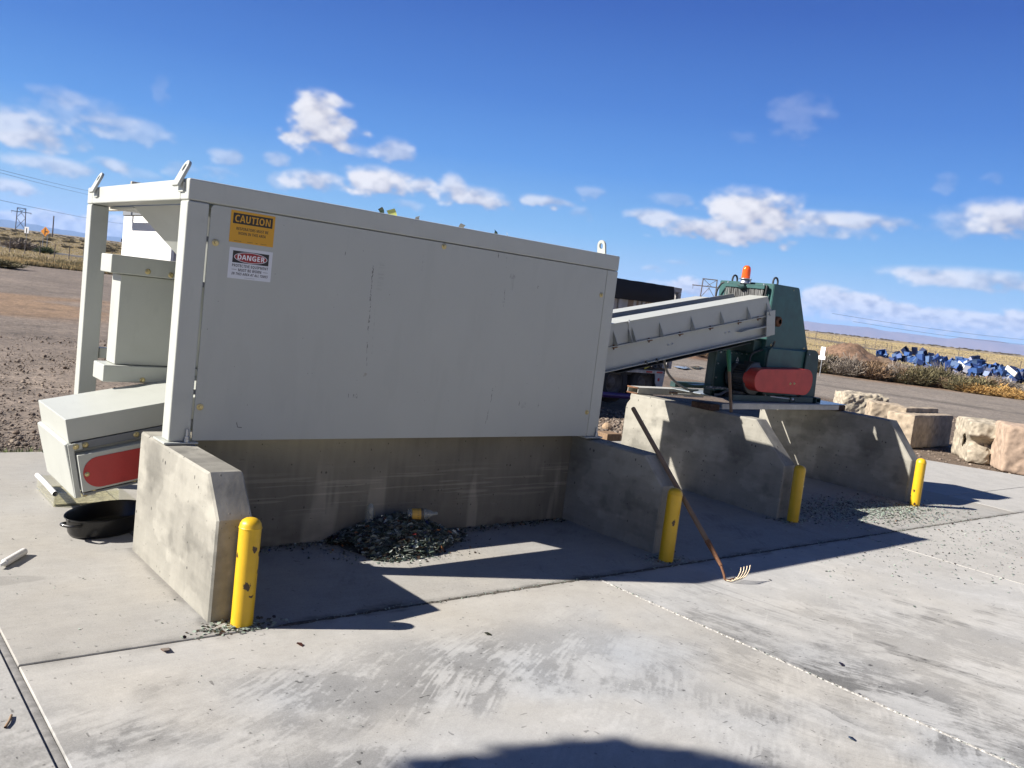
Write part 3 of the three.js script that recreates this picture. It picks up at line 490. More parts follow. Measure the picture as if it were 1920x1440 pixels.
  for (let i = 0; i < 4; i++) { const j = (i + 1) % 4, a = V(T[i][0], yT, T[i][1]), b = V(T[j][0], yT, T[j][1]), c = V(B[j][0], yB, B[j][1]), d = V(B[i][0], yB, B[i][1]), n = b.clone().sub(a).cross(d.clone().sub(a)).normalize().multiplyScalar(0.006);
    const P = []; const q = (a, b, c, d) => P.push(...[a, b, c, a, c, d].flatMap((v) => v.toArray())); const [A2, B2, C2, D2] = [a, b, c, d].map((v) => v.clone().add(n)); q(a, b, c, d); q(D2, C2, B2, A2); q(b, a, A2, B2); q(d, c, C2, D2);
    const g = new THREE.BufferGeometry(); g.setAttribute('position', new THREE.Float32BufferAttribute(P, 3)); g.computeVertexNormals(); part(t, 'funnel_plate', planar(g), mPaint); }
  part(t, 'rim_shade_plate', box(0.153, 3.393, 2.098, 2.112, 2.302, 2.868, 0.003), mPaint); part(t, 'rim_shade_plate', box(3.35, 3.46, 2.095, 2.1135, 0.99, 2.3, 0.003), mPaint); part(t, 'rim_shade_plate', box(0.153, 3.34, 2.095, 2.1135, 0.95, 1.0, 0.003), mPaint);  // plates placed to keep stray sun from leaking onto the wall beyond
  // cross rails at the open end, and the feeder casing between them
  for (const [a, y0, y1, b] of [[0.035, 1.641, 1.769, 'upper'], [0.035, 0.885, 1.003, 'lower']]) { const cr = part(t, 'cross_rail', box(a, 3.45, y0, y1, 2.29, 2.55, 0.008), mPaint); for (const [u, dy] of b === 'upper' ? [[0.28, 0.035], [0.44, 0.028]] : [[0.3, 0.02]]) part(cr, 'bolt', [lathe([[0.0001, 0.004], [0.011, 0.004], [0.02, 0], [0.02, -0.003]], V(u, y0 + dy, 2.289), 14, new THREE.Vector3(0, 0, 1)), rod(V(u, y0 + dy, 2.289), V(u, y0 + dy, 2.272), 0.011, 0.01, 6)], mZinc); }
  part(t, 'feeder_casing', box(0.115, 2.9, 1.006, 1.638, 2.33, 2.54, 0.006), mPaint);
  part(t, 'feeder_trough', box(0.95, 2.6, 0.95, 1.196, 1.42, 1.8, 0.006), mPaint);
  part(t, 'cross_tie', box(0.16, 3.39, 0.98, 1.06, 2.9, 2.98, 0.006), mPaint);
}
// bottle glass heaped in the hopper, just showing above its rim
{
  const L = [], q = new THREE.Color();
  for (let i = 0; i < 700; i++) { const u = rr(0.4, 3.1), w = rr(1.05, 2.2), s = rr(0.5, 1.3); const c = rnd(); q.setRGB(...(c < 0.35 ? [0.05, 0.09, 0.05] : c < 0.6 ? [0.3, 0.34, 0.32] : c < 0.85 ? [0.04, 0.02, 0.012] : [0.4, 0.42, 0.2])); L.push([M4(V(u, 1.95 + 0.2 * Math.sin((u - 0.4) / 2.7 * Math.PI) * Math.sin((w - 1) / 1.25 * Math.PI) + rr(-0.03, 0.05), w), eul(rr(0, 6), rr(0, 6), rr(0, 6)), new THREE.Vector3(s, s, s)), q.clone()]); }
  const g = new THREE.CylinderGeometry(0.045, 0.05, 0.1, 10, 1, true, 0, 2.6), m = stuff('broken_bottles', clean(g), std({ roughness: 0.12, side: THREE.DoubleSide }), L, scene, 'broken green and clear bottle glass filling the hopper'); m.userData.category = 'broken glass';
  for (const [u, w, c, s] of [[1.27, 0.94, [0.02, 0.03, 0.02], 1], [1.38, 0.96, [0.35, 0.38, 0.12], 1.2], [1.62, 0.95, [0.5, 0.5, 0.46], 0.8], [1.98, 0.95, [0.1, 0.1, 0.09], 0.8], [2.26, 0.97, [0.12, 0.18, 0.06], 0.8], [2.36, 0.96, [0.6, 0.6, 0.6], 0.7]]) {
    const sg = new THREE.CylinderGeometry(0.04 * s, 0.043 * s, 0.05 * s, 10, 1, true, 0, 2.4); sg.rotateX(1.2); sg.rotateY(u * 5); sg.translate(u, 2.238 + 0.006 * s, -w);
    solo('bottle_shard', sg, std({ color: rgb(...c), roughness: 0.12, side: THREE.DoubleSide }), `${c[0] > 0.45 ? 'pale' : c[0] > 0.3 ? 'yellowish green' : c[1] > 0.15 ? 'olive' : c[0] > 0.05 ? 'grey' : 'dark'} curved bottle shard on the hopper rim, ${u < 1.3 ? 'nearest the stickers' : u < 1.5 ? 'beside the dark one' : u < 1.8 ? 'in the middle of the rim' : u < 2.1 ? 'right of the middle bolt' : u < 2.3 ? 'next to the last pale one' : 'last before the right lifting lug'}`, 'glass shard');
  }
}

// ---------------------------------------------------------------- inclined belt conveyor (own axes: x up the incline, y across it, -z deeper)
{
  const t = thing('belt_conveyor', 'long inclined grey conveyor running from under the hopper up to the green crusher', 'conveyor', V(-0.35, 0.745, 1.576));
  t.rotation.z = 0.1985; t.scale.setScalar(0.93); bases.set(t, V(0, 0, 0));
  const D = 0.8, cv = (...a) => box(...a);
  part(t, 'tail_cover', cv(0, 1.6, -0.157, 0, 0, D, 0.005), mPaint);
  part(t, 'tail_casing', cv(0.03, 1.6, -0.49, -0.162, 0.03, D - 0.03, 0.004), mPaint);
  const ep = part(t, 'end_plate', [prism([[-0.028, -0.165], [-0.01, -0.158], [0.012, -0.158], [0.004, -0.535], [-0.014, -0.535]], 'w', -0.006, D + 0.006, 0.004)], mPaint);
  part(ep, 'end_flange', cv(-0.012, 0.022, -0.53, -0.165, -0.022, -0.008, 0.002), mPaint);
  const gapStrip = part(t, 'shaded_gap_strip', cv(0.03, 1.55, -0.215, -0.162, -0.006, 0.028, 0.003), mGrey);  // dark grey strip standing in for the shadowed gap below the cover
  const clip = part(t, 'corner_clip', cv(0.0, 0.075, -0.212, -0.164, -0.02, -0.007, 0.003), mPaint); part(t, 'corner_clip', cv(0.03, 0.11, -0.53, -0.495, -0.03, -0.012, 0.003), mPaint);
  const disc = (x, y, z, r, n = 0) => [lathe([[0.0001, 0.006], [r * 0.5, 0.006], [r, 0.001], [r, -0.003]], V(x, y, z), 16, new THREE.Vector3(0, 0, 1)), rod(V(x, y, z), V(x, y, z - 0.016), r * 0.48, r * 0.45, 6)];
  for (const [x, y, z] of [[0.035, -0.187, -0.021], [0.095, -0.19, -0.008], [0.42, -0.186, -0.008]]) part(gapStrip, 'bolt', disc(x, y, z, 0.02), mZinc);
  for (const [x, y] of [[0.045, -0.512], [0.1, -0.5], [0.36, -0.5]]) part(clip, 'bolt', disc(x, y, -0.031, 0.018), mZinc);
  const guard = part(t, 'guard_box', cv(0.028, 1.3, -0.49, -0.237, -0.062, 0.02, 0.004), mPaint);
  part(guard, 'guard_flange', cv(0.03, 1.25, -0.515, -0.5, -0.05, 0.02, 0.003), mGrey);
  const st = new THREE.Shape(); st.absarc(0.15, -0.372, 0.104, Math.PI / 2, Math.PI * 1.5, false); st.absarc(1.05, -0.372, 0.104, -Math.PI / 2, Math.PI / 2, false);
  const red = part(guard, 'guard_panel', prism(st, 'w', -0.0665, -0.0625, 0.001), mRed, 'rounded red guard panel'); part(red, 'bolt', disc(0.068, -0.372, -0.067, 0.016), mZinc);
  // trough: skirt sides with a flat top lip, gussets, channel stringers with flanges
  const S0 = 2.2, S1 = 7.73;
  for (const [w, s, a, b] of [[0, 1, S0, 5.3], [0, 1, 5.306, S1], [0.53, -1, S0, 7.28], [0.53, -1, 7.286, S1 + 0.04]]) {
    const skirt = part(t, 'skirt_plate', prism(b > 7.6 ? [[a, -0.222], [b + 0.11, -0.222], [b, 0], [a, 0]] : [[a, -0.222], [b, -0.222], [b, 0], [a, 0]], 'w', w, w + s * 0.008, 0.0015), mPaint);
    if (!(s < 0 && b > 7.5)) part(skirt, 'top_lip', cv(a, b - 0.002, -0.006, 0.003, w - 0.012, w + (s > 0 ? 0.26 : 0.19), 0.002), mPaint);
  }
  for (const w of [0.03, D - 0.03]) {
    const c = part(t, 'stringer', [cv(S0, S1 + 0.1, -0.468, -0.23, w - 0.004, w + 0.004, 0.001), cv(S0, S1 + 0.02, -0.234, -0.224, w < 0.4 ? -0.03 : w - 0.02, w < 0.4 ? 0.045 : w + 0.03, 0.002), cv(S0, S1 + 0.02, -0.478, -0.469, w < 0.4 ? -0.035 : w - 0.02, w < 0.4 ? 0.045 : w + 0.035, 0.002)], mPaint);
    if (w < 0.4) for (const [x, y] of [[5.97, -0.34], [6.04, -0.34], [6.97, -0.34], [7.04, -0.34], [6.0, -0.3]].slice(0, 4)) part(c, 'bolt', disc(x - 0.02, y, w - 0.005, 0.012), mSteel);
  }
  for (const s of [5.08, 5.3, 5.355, 5.78, 6.3, 6.82, 7.32, 7.7]) part(t, 'gusset', prism([[-0.002, -0.07], [-0.07, -0.222], [-0.002, -0.222]], 'u', s, s + 0.007, 0.001), mPaint);
  part(t, 'joint_bolt', [rod(V(5.303, -0.02, -0.014), V(5.303, 0.014, -0.014), 0.008), cv(5.285, 5.3, -0.02, 0.0, -0.03, -0.01, 0.001)], mSteel);
  for (const s of [5.05, 5.58, 6.08, 6.6, 7.12, 7.5]) part(t, 'rusty_clip', [cv(s, s + 0.06, -0.246, -0.235, -0.034, -0.006, 0.002), rod(V(s + 0.02, -0.262, -0.016), V(s + 0.02, -0.212, -0.016), 0.008, 0.008, 6)], mRust);
  part(t, 'belt', [cv(1.6, 7.55, -0.25, -0.24, 0.12, D - 0.12, 0.003), cv(1.2, 7.6, -0.5, -0.49, 0.12, D - 0.12, 0.003)], mBlackRubber);
  for (const s of [3.3, 4.2, 5.1, 6, 6.9]) part(t, 'idler_roller', rod(V(s, -0.43, 0.1), V(s, -0.43, D - 0.1), 0.03), mGrey);
  part(t, 'belly_pan', cv(5.2, 7.5, -0.545, -0.535, 0.06, D - 0.06, 0.002), mDark);
  for (const w of [-0.045, D + 0.035]) part(t, 'head_plate', cv(7.66, 7.83, -0.47, -0.17, w, w + 0.012, 0.002), mPaint);
  part(t, 'stiffener', prism([[7.15, -0.352], [7.82, -0.358], [7.82, -0.345], [7.3, -0.34]], 'w', -0.05, 0.024, 0.002), mPaint);
  part(t, 'pulley_bearing', [lathe([[0.0001, 0.03], [0.04, 0.03], [0.05, 0.02], [0.062, 0.016], [0.062, -0.03]], V(7.93, -0.325, -0.02), 22, new THREE.Vector3(0, 0, 1)), rod(V(7.93, -0.325, -0.05), V(7.93, -0.325, D), 0.03)], mRust);
  for (const x of [5.55, 5.72]) part(t, 'flange_nut', [rod(V(x, -0.468, -0.02), V(x, -0.494, -0.02), 0.02, 0.02, 6), rod(V(x, -0.469, -0.02), V(x, -0.45, -0.02), 0.012, 0.012, 6)], mDark);
  for (const w of [0.05, D - 0.13]) part(t, 'support_leg', box(2.6, 2.7, -1.3, -0.48, w, w + 0.08), mPaint);
}
solo('power_cable', tube([V(5.09, 1.4, 1.6), V(5.294, 1.256, 1.7), V(5.6, 1.15, 1.85), V(6.05, 1.045, 2.05), V(6.38, 1.003, 2.2), V(6.6, 0.995, 2.28)], 0.014, 40), tint(rgb(0.14, 0.13, 0.12)), 'grey power cable hanging from the conveyor down to the deck', 'cable');

// ---------------------------------------------------------------- steel deck over the bay
{
  const t = thing('steel_deck', 'pale steel deck spanning the two tall walls under the green crusher', 'deck', V(7, 0.92, 1.95));
  const mBeam = speck([0.44, 0.43, 0.38], 0.25, { rough: 0.5 });
  part(t, 'edge_beam', [prism([[5.78, 1.305], [8.3, 1.42], [8.3, 1.432], [5.78, 1.317]], 'y', 0.926, 0.982, 0.002), prism([[5.78, 1.318], [8.3, 1.433], [8.3, 1.49], [5.78, 1.375]], 'y', 0.926, 0.932, 0.001)], mBeam);
  const bt = part(t, 'rear_tube', [box(5.74, 8.5, 0.972, 0.98, 2.44, 2.6, 0.002), box(5.74, 8.5, 0.905, 0.912, 2.44, 2.6, 0.002), box(5.74, 8.5, 0.912, 0.972, 2.44, 2.447, 0.001), box(5.74, 8.5, 0.912, 0.972, 2.593, 2.6, 0.001)], mBeam);
  part(bt, 'tube_lip', [box(5.728, 5.742, 0.966, 0.983, 2.436, 2.604, 0.003), box(5.728, 5.742, 0.902, 0.918, 2.436, 2.604, 0.003)], mRust);
  part(t, 'deck_plate', prism([[5.98, 1.318], [8.5, 1.428], [8.5, 2.43], [6.3, 2.43], [6.3, 1.7]], 'y', 0.984, 0.992, 0.002), std({ map: paintTex, color: rgb(0.75, 0.8, 0.9), roughness: 0.22 }));
  for (const [w, a] of [[1.95, 5.962], [2.12, 5.962]]) part(t, 'cross_bar', box(a, 6.298, 0.955, 0.968, w, w + 0.02, 0.003), mBeam);
  for (const [a, b, y, w] of [[5.6, 5.77, 0.905, 1.33], [8.31, 8.47, 0.914, 1.425]]) part(t, 'spacer_block', box(a, b, y, y + 0.066, w, w + 0.24, 0.008), speck([0.055, 0.03, 0.018], 0.9, { rough: 0.95, rep: [3, 3] }));
  part(t, 'rubble', [box(5.8, 5.9, 0.975, 1.0, 2.0, 2.05, 0.01)], mWood);
}

// ---------------------------------------------------------------- green glass crusher
{
  const t = thing('glass_crusher', 'dark green glass crusher with an orange beacon at the top of the conveyor', 'crusher', V(7.5, 0.993, 2.2));
  const up = (q, n, geos, m, label) => part(q, n, join(geos).scale(0.933, 0.933, 0.933).translate(-0.1113, 0.1179, 0.2722), m, label);   // the tower's place and size
  const tw = [[7.5, 1.0], [7.511, 2.35], [7.53, 2.362], [8.04, 2.366], [8.06, 2.35], [8.44, 1.62], [8.46, 1.5], [8.46, 1.0]];
  const tower = up(t, 'tower_side', prism(tw, 'w', 2.05, 2.058, 0.002), mGreen);
  for (const [u, y] of [[7.62, 1.62], [8.36, 1.62]]) up(tower, 'bolt', lathe([[0.0001, 0.008], [0.012, 0.006], [0.02, 0], [0.02, -0.002]], V(u, y, 2.049), 14, new THREE.Vector3(0, 0, 1)), mZinc);
  up(tower, 'vent_slot', box(7.93, 7.936, 2.315, 2.335, 2.046, 2.0498, 0.0005), mZinc);
  up(t, 'tower_side', prism(tw, 'w', 2.85, 2.858, 0.002), mGreen);
  up(t, 'tower_back', [prism([[8.06, 2.35], [8.44, 1.62], [8.46, 1.5], [8.46, 1.0], [8.45, 1.0], [8.45, 1.5], [8.43, 1.615], [8.05, 2.345]], 'w', 2.06, 2.848, 0.001)], mGreen);
  up(t, 'tower_roof', box(7.51, 8.06, 2.352, 2.362, 2.06, 2.848, 0.002), mGreen);
  // the feed face with its opening
  up(t, 'feed_face', [box(7.505, 7.513, 1.95, 2.352, 2.059, 2.16, 0.002), box(7.505, 7.513, 1.95, 2.352, 2.7, 2.849, 0.002), box(7.505, 7.513, 2.3, 2.352, 2.161, 2.699, 0.002), box(7.505, 7.513, 1.0, 1.9, 2.06, 2.848, 0.002)], mGreen);
  up(t, 'chute_lining', box(7.9, 7.91, 1.6, 2.3, 2.1, 2.8, 0.002), mDark);
  const bar = up(t, 'curtain_bar', [box(7.42, 7.505, 2.322, 2.332, 2.13, 2.73, 0.002), box(7.42, 7.428, 2.285, 2.321, 2.13, 2.73, 0.002)], mGreen);
  for (const w of [2.16, 2.69]) up(bar, 'bolt', rod(V(7.45, 2.333, w), V(7.45, 2.35, w), 0.012, 0.012, 6), mSteel);
  const strips = [0.2, 0.12, 0.06].map((v) => tint(rgb(v, v * 1.02, v), { roughness: 0.8 }));
  for (let i = 0; i < 46; i++) { const w = 2.15 + i * 0.0122, q = i < 3 || i > 43 ? 0.05 : 0, x = 7.43 + rr(0, 0.016); up(t, 'curtain_strip', prism([[x, 2.3], [x + 0.006, 2.3], [x + 0.02 + rr(-0.02, 0.03) - q, 2.02], [x + 0.012 + rr(-0.015, 0.02) - q, 2.02]], 'w', w, w + rr(0.006, 0.0105), 0.0008), strips[i % 7 === 3 ? 2 : (i * 5) % 3 ? 0 : 1]); }
  up(t, 'hose', tube([V(7.46, 2.31, 2.72), V(7.44, 2.33, 2.76), V(7.44, 2.24, 2.83), V(7.46, 2.1, 2.86)], 0.012, 24), mDark);
  up(t, 'hose', tube([V(7.46, 2.31, 2.15), V(7.45, 2.33, 2.12), V(7.45, 2.24, 2.12), V(7.46, 2.05, 2.14)], 0.012, 24), mDark);
  // beacon
  const bc = up(t, 'warning_beacon', [lathe([[0.0001, 0], [0.062, 0], [0.066, 0.01], [0.05, 0.045], [0.055, 0.055], [0.0001, 0.055]], V(7.45, 2.333, 2.44), 26)], mSteel, 'amber rotating beacon');
  const amber = new THREE.MeshPhysicalMaterial({ color: rgb(1, 0.2, 0.012), roughness: 0.12, transmission: 0.55, thickness: 0, clearcoat: 0.6, clearcoatRoughness: 0.08 });
  up(bc, 'lens', lathe([[0.054, 0.068], [0.052, 0.155], [0.05, 0.185], [0.04, 0.212], [0.022, 0.226], [0.0001, 0.23]], V(7.45, 2.333, 2.44), 30), amber);
  up(bc, 'collar', [lathe([[0.05, 0.052], [0.076, 0.053], [0.078, 0.063], [0.06, 0.07], [0.0001, 0.07]], V(7.45, 2.333, 2.44), 26), rod(V(7.45, 2.345, 2.365), V(7.45, 2.402, 2.365), 0.01)], mSteel);
  up(bc, 'reflector', lathe([[0.012, 0.07], [0.012, 0.11], [0.034, 0.15], [0.036, 0.18]], V(7.45, 2.333, 2.44), 16), tint(rgb(0.9, 0.35, 0.05), { roughness: 0.3 }));
  up(t, 'beacon_bracket', [box(7.38, 7.5, 2.3, 2.321, 2.4, 2.5, 0.003), lathe([[0.0001, -0.05], [0.04, -0.045], [0.06, -0.02], [0.06, 0]], V(7.43, 2.302, 2.44), 18)], mGreenDark);
  for (const [u, w] of [[7.62, 2.12], [7.62, 2.72]]) up(t, 'lifting_eye', tube([V(u - 0.05, 2.362, w), V(u - 0.046, 2.41, w), V(u - 0.02, 2.44, w), V(u + 0.02, 2.44, w), V(u + 0.046, 2.41, w), V(u + 0.05, 2.362, w)], 0.012, 26), mDark);
  // lower housings
  part(t, 'crusher_housing', [box(6.3, 7.1, 0.995, 1.515, 1.86, 1.98, 0.02), box(6.75, 6.98, 1.515, 1.66, 1.7, 2.3, 0.01)], mGreenDark);  // the upper box is placed to keep sun off the tower foot
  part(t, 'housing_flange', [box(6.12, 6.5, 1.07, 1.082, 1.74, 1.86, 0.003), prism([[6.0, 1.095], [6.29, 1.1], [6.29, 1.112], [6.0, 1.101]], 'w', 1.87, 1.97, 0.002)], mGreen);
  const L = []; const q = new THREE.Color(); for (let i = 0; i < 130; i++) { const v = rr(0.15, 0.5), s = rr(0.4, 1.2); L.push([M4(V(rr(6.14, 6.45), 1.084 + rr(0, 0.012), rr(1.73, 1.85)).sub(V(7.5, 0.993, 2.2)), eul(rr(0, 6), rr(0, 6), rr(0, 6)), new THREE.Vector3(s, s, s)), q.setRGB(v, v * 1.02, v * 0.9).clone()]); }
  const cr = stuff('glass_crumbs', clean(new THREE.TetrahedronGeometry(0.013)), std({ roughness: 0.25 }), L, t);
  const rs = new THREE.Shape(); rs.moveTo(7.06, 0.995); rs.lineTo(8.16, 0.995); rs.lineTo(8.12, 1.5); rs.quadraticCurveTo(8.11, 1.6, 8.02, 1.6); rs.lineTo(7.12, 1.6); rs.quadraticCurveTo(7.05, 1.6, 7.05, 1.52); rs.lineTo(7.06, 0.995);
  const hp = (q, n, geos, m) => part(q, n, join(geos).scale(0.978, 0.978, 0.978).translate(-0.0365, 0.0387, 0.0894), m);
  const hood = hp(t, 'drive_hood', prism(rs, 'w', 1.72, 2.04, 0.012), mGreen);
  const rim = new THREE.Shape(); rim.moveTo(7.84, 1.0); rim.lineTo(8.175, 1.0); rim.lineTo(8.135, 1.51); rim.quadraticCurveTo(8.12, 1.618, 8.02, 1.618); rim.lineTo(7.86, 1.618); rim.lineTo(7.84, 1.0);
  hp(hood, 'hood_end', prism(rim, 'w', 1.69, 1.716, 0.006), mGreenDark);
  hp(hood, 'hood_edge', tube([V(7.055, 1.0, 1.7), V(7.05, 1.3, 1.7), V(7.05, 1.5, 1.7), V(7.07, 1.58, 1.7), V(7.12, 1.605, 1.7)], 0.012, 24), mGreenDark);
  for (const [u, y] of [[7.96, 1.32], [7.98, 1.1], [7.9, 1.56]]) hp(hood, 'bolt', rod(V(u, y, 1.692), V(u, y, 1.68), 0.011, 0.01, 6), mSteel);
  for (let i = 0; i < 7; i++) part(t, 'flange_bolt', rod(V(6.36 + i * 0.1, 1.49, 1.862), V(6.36 + i * 0.1, 1.49, 1.845), 0.009, 0.009, 6), mSteel);
  for (const [u, y] of [[6.34, 1.05], [6.34, 1.2], [6.34, 1.36], [7.02, 1.3]]) part(t, 'flange_bolt', rod(V(u, y, 1.862), V(u, y, 1.845), 0.009, 0.009, 6), mSteel);
  part(t, 'conduit', tube([V(6.66, 1.42, 1.67), V(6.7, 1.5, 1.68), V(6.85, 1.56, 1.66), V(6.98, 1.6, 1.62), V(7.0, 1.68, 1.6)], 0.012, 30), mDark);
  part(t, 'red_cover', box(6.9, 7.06, 1.58, 1.66, 1.66, 1.7, 0.006), mRed);
  // red belt guard
  const gs = new THREE.Shape(); gs.moveTo(6.55, 1.365); gs.lineTo(7.43, 1.398); gs.bezierCurveTo(7.54, 1.4, 7.585, 1.32, 7.58, 1.235); gs.bezierCurveTo(7.575, 1.15, 7.5, 1.088, 7.42, 1.094); gs.lineTo(6.56, 1.112); gs.bezierCurveTo(6.46, 1.12, 6.425, 1.17, 6.42, 1.24); gs.bezierCurveTo(6.42, 1.3, 6.46, 1.362, 6.55, 1.365);
  const g = part(t, 'belt_guard', prism(gs, 'w', 1.4, 1.56, 0.004), mRedGuard, 'red rounded belt guard');
  for (const [u, y] of [[7.12, 1.22], [7.2, 1.225]]) part(g, 'bolt', [lathe([[0.0001, 0.004], [0.01, 0.004], [0.016, 0], [0.016, -0.002]], V(u, y, 1.399), 14, new THREE.Vector3(0, 0, 1)), rod(V(u, y, 1.399), V(u, y, 1.388), 0.008, 0.007, 6)], mZinc);
  // motor
  const mz = new THREE.Vector3(0, 0, -1), mc = V(6.6, 1.235, 1.53);
  const mMotor = tint(rgb(0.045, 0.05, 0.055), { roughness: 0.5 });
  const mo = part(t, 'drive_motor', lathe([[0.03, 0], [0.175, 0.0], [0.18, 0.03], [0.13, 0.05], [0.125, 0.2]], mc, 30, mz), mMotor);
  part(mo, 'fan_cover', lathe([[0.14, 0.2], [0.15, 0.215], [0.15, 0.27], [0.13, 0.31], [0.06, 0.325], [0.0001, 0.326]], mc, 30, mz), mMotor);
  for (let i = 0; i < 26; i++) { const a = i / 26 * Math.PI * 2, f = new THREE.BoxGeometry(0.03, 0.006, 0.15); f.translate(0.135, 0, 0); f.rotateZ(a); f.translate(mc.x, mc.y, mc.z - 0.125); part(mo, 'cooling_fin', f, mMotor); }
  part(mo, 'junction_box', box(6.66, 6.78, 1.33, 1.42, 1.6, 1.74, 0.008), mMotor);
  part(mo, 'motor_foot', [box(6.45, 6.75, 1.05, 1.085, 1.58, 1.8, 0.004), box(6.47, 6.51, 0.995, 1.05, 1.58, 1.8, 0.004)], mMotor);
  part(t, 'conduit', tube([V(6.5, 1.09, 1.75), V(6.4, 1.05, 1.76), V(6.36, 1.02, 1.78), V(6.32, 1.005, 1.83)], 0.018, 30), mGrey);
  part(t, 'tension_rod', [rod(V(6.9, 1.055, 1.5), V(7.35, 1.03, 1.5), 0.012), rod(V(7.33, 1.031, 1.5), V(7.37, 1.03, 1.5), 0.024, 0.024, 10)], mSteel);
  part(t, 'tension_arm', [prism([[6.7, 1.01], [6.72, 1.0], [6.84, 1.06], [6.82, 1.075]], 'w', 1.5, 1.53, 0.003)], mGrey);
  // base frame: rails with an open square end
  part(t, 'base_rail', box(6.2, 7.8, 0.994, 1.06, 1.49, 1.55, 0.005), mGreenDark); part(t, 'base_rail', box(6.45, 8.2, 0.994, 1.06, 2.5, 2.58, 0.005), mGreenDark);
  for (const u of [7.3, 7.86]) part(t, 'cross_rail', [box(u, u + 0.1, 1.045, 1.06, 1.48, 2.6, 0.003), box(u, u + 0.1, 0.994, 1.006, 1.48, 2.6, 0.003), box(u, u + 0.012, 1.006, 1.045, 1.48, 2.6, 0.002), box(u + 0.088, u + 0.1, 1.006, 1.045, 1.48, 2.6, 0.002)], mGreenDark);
  const tri = new THREE.Shape(); tri.moveTo(-0.03, 0); tri.lineTo(0.03, 0); tri.lineTo(0, 0.055); const hh = new THREE.Path(); hh.moveTo(-0.012, 0.009); hh.lineTo(0, 0.032); hh.lineTo(0.012, 0.009); tri.holes.push(hh);
  const tg = new THREE.ExtrudeGeometry(tri, { depth: 0.001, bevelEnabled: false }); tg.translate(6.7, 1.4, -1.858); part(t, 'warning_mark', [planar(tg), box(6.678, 6.722, 1.375, 1.39, 1.857, 1.8585, 0.0002)], mWhite);
}
{
  const t = thing('green_handled_pole', 'short wooden pole with a green grip standing on the chipped wall, leaning on the deck', 'pole', V(5.855, 0.904, 1.245));
  const a = V(5.855, 0.904, 1.245), b = V(5.913, 1.545, 1.43), d = b.clone().sub(a).normalize(), c = a.clone().addScaledVector(d, 0.43);
  part(t, 'shaft', rod(a, c, 0.016, 0.016, 14), mWood);
  part(t, 'grip', lathe([[0.016, 0], [0.019, 0.02], [0.02, 0.06], [0.024, 0.13], [0.024, 0.2], [0.018, 0.232], [0.0001, 0.24]], c, 16, d), tint(rgb(0.03, 0.16, 0.06), { roughness: 0.4 }));
}

// ---------------------------------------------------------------- long-handled bent fork leaning on the wall
{
  const t = thing('bent_fork', 'long wooden-handled bent fork leaning on the wall, its tines in the sun', 'fork', V(3.47, 0, -0.58));
  const a = V(3.468, 0.075, -0.555), b = V(3.607, 1.035, 0.6), d = b.clone().sub(a).normalize(), f = a.clone().addScaledVector(d, 0.2);
  part(t, 'handle', [rod(f, b.clone().addScaledVector(d, -0.012), 0.0185, 0.0185, 14), lathe([[0.0185, 0], [0.016, 0.008], [0.0001, 0.013]], b.clone().addScaledVector(d, -0.012), 14, d)], speck([0.2, 0.135, 0.085], 0.5, { rough: 0.75, rep: [6, 2] }));
  part(t, 'ferrule', [rod(a.clone().addScaledVector(d, 0.02), f.clone().addScaledVector(d, 0.03), 0.013, 0.021, 14)], mRust);
  part(t, 'tang', tube([a.clone().addScaledVector(d, 0.03), V(3.455, 0.035, -0.585), V(3.45, 0.012, -0.6), V(3.47, 0.008, -0.618), V(3.53, 0.008, -0.612)], 0.009, 24), mRust);
  const mT = tint(rgb(0.36, 0.3, 0.22), { metalness: 0.7, roughness: 0.4 });
  for (let i = 0; i < 4; i++) { const u = 3.45 + i * 0.042, w = -0.612 + i * 0.004; part(t, 'tine', tube([V(u, 0.009, w), V(u + 0.01, 0.012, w - 0.035), V(u + 0.028, 0.035, w - 0.06), V(u + 0.05, 0.085, w - 0.07), V(u + 0.064, 0.112, w - 0.062)], 0.0045, 20, 6), mT); }
}

// ---------------------------------------------------------------- pan, clear tray, white tube
{
  const t = thing('roasting_pan', 'black enamel oval pan on the slab beside the sunlit wall', 'pan', V(-0.03, 0, 1.72));
  const mEn = new THREE.MeshPhysicalMaterial({ map: tex(256, 256, (u, v, x, y) => { const s = grain(x, y) > 0.985 ? 0.12 : 0.004; return [s, s, s * 1.15]; }, [2, 2]), roughness: 0.4, clearcoat: 0.25, clearcoatRoughness: 0.1 });
  const g = lathe([[0.0001, 0.006], [0.24, 0.006], [0.262, 0.012], [0.275, 0.03], [0.298, 0.118], [0.312, 0.128], [0.314, 0.124], [0.306, 0.121], [0.3, 0.113], [0.281, 0.026], [0.266, 0.004], [0.24, 0], [0.0001, 0]].reverse(), V(0, 0, 0), 56); g.scale(1, 1, 0.6);
  const turn = 0.62; g.rotateY(turn); g.translate(-0.03, 0, -1.72); part(t, 'pan_body', planar(g), mEn);
  for (const s of [-1, 1]) { const h = tube([new THREE.Vector3(s * 0.295, 0.095, -0.06), new THREE.Vector3(s * 0.34, 0.1, -0.045), new THREE.Vector3(s * 0.35, 0.1, 0), new THREE.Vector3(s * 0.34, 0.1, 0.045), new THREE.Vector3(s * 0.295, 0.095, 0.06)], 0.011, 30); h.rotateY(turn); h.translate(-0.03, 0, -1.72); part(t, 'handle', h, mEn); }
}
